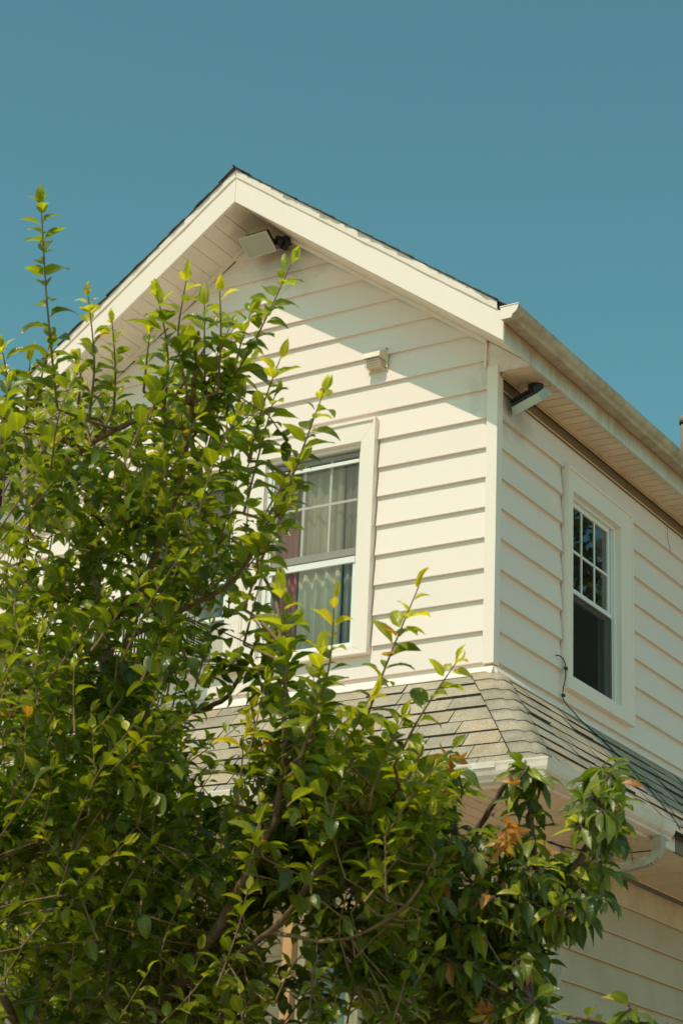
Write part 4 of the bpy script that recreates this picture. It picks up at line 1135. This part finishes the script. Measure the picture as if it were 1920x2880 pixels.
for L_, f0 in ((cC, .35), (cD, .25), (cE, .3), (cF, .3), (cG, .3), (cH, .2)): along(L_, f0, .97, .034)
along(cI, .2, .9, .045); along(cA, .9, .97, .04, n=(2, 3)); along(cA, .1, .35, .05)
for L_, n, dry in ((cC, 11, 0), (cD, 12, 0), (cE, 9, 0), (cF, 9, .3), (cG, 9, 0), (cH, 9, 0), (cA, 7, .15), (cB, 4, .4), (cI, 8, 0)): whorl(L_[-1], None, n+3, .094, dry, .9)
CP = [((1000, 1890), (1090, 2352), 56), ((1090, 1980), (1330, 2120), 56), ((900, 2060), (1060, 2352), 46), ((1080, 2130), (1240, 2352), 40), ((1330, 1800), (1420, 1980), 16), ((940, 1780), (1010, 1960), 18), ((1120, 2060), (1200, 2260), 20), ((1180, 1900), (1260, 2060), 12), ((1350, 1760), (1420, 1850), 8), ((1290, 1960), (1400, 2060), 14), ((1040, 2080), (1240, 2250), 30)]
for (xa, ya), (xb_, yb_), n in CP:
    for k in range(n):
        p = at(rng.uniform(xa, xb_), rng.uniform(ya, yb_), rng.uniform(5.25, 5.95)); dd = CLa-p; q = CLa[int(np.argmin(np.linalg.norm(dd, axis=1)+np.maximum(0, dd[:, 2])))]
        if np.linalg.norm(q-p) > .45: continue
        cf.tw.tube(spline([q, (q+p)/2-UPV*.02, p], 4), [.004]*4+[.003]*5, 5, False)
        whorl(p, None, int(rng.integers(5, 9)), .080, .05, 1.0)
# withered clusters
for (x, y, n) in ((1032, 1740, 16), (1160, 1935, 14), (1165, 1900, 10), (1120, 2330, 7), (1015, 1830, 4), (1000, 1930, 4), (1120, 2050, 3), (1190, 1790, 3)):
    p = at(x, y, 5.25)
    q = CLa[int(np.argmin(np.linalg.norm(CLa-p, axis=1)))]; cf.tw.tube([q, (p+q)/2, p], .0022, 4, False)
    for k in range(n):
        o = norm(rng.normal(0, 1, 3)-UPV*.5); cf.leaf(p+rng.normal(0, .006, 3), o, norm(rng.normal(0, 1, 3)), rng.uniform(.035, .065), rng.uniform(1.2, 1.8))
tag(cf.tw.build('twigs', M_['cherrybark'], ctree, True), kind='stuff')
cf.finish(ctree)

# ---- low cherry sapling at the bottom right corner
base = at(1450, 2800, 5.2); stree = empty('cherry_sapling', (base[0], base[1], GZ))
tag(stree, 'tip of a low cherry sapling poking up at the bottom right corner', 'tree')
bx = np.array([base[0], base[1], GZ])
limb(stree, [bx, at(1450, 2600, 5.2), at(1455, 2400, 5.15), at(1447, 2312, 5.1)], .02, .005, 'cherrybark', 'trunk')
l2 = limb(stree, A((1455, 2420, 5.15), (1400, 2360, 5.1), (1330, 2338, 5.05), (1300, 2340, 5.05)), .008, .004, 'cherrybark')
l3 = limb(stree, A((1455, 2420, 5.15), (1520, 2370, 5.1), (1530, 2350, 5.1)), .008, .004, 'cherrybark')
cf2 = cf; cf = Foliage(True, M_['cherryleaf'])
whorl(at(1447, 2312, 5.1), None, 10, .085, .12, .5); whorl(at(1440, 2350, 5.1), None, 6, .085, .0, .6)
along(l2, .4, 1, .035, .08, 0, (2, 4)); along(l3, .5, 1, .04, .08, 0, (2, 4))
tag(cf.tw.build('twigs', M_['cherrybark'], stree, True), kind='stuff')
cf.finish(stree, 60)

# ---- trees to the right of the house, outside the frame: the side window mirrors one of them
m_, n_, b_ = newmat('garden_leaf'); g_ = nd(n_, 'ShaderNodeNewGeometry').outputs['Position']
n_.links.new(ramp(n_, noise(n_, g_, 1.1, 5), [(.35, (.03, .05, .012)), (.6, (.10, .12, .02)), (.75, (.19, .13, .03))]), b_.inputs['Base Color'])
bt = empty('garden_tree', (6.6, 15.0, GZ)); tag(bt, 'tall dense tree beyond the house, seen as a reflection in the side window', 'tree')
MB().tube([(6.6, 15, GZ), (6.7, 15, -4), (6.5, 15.1, 0), (6.6, 15, 3.5)], [.3, .24, .18, .06], 10).build('trunk', M_['bark'], bt, True)
cen = rng.normal(0, 1, (95, 3))*np.array([1.7, 1.5, 2.9])+np.array([6.4, 15, 2.6]); VV = []
for c in cen:
    p = c+rng.normal(0, .55, (150, 3)); d = rng.normal(0, 1, (150, 3)); d /= np.linalg.norm(d, axis=1)[:, None]; t = np.cross(d, rng.normal(0, 1, (150, 3))); t /= np.linalg.norm(t, axis=1)[:, None]
    s_ = rng.uniform(.05, .12, (150, 1)); VV.append(np.stack([p-d*s_, p+t*s_*.6, p+d*s_, p-t*s_*.6], 1).reshape(-1, 3))
VV = np.concatenate(VV)-np.array([6.6, 15, GZ]); me = bpy.data.meshes.new('foliage'); me.from_pydata(VV.tolist(), [], np.arange(len(VV)).reshape(-1, 4).tolist())
me.materials.append(m_); o = bpy.data.objects.new('foliage', me); col.objects.link(o); o.parent = bt; tag(o, kind='stuff')
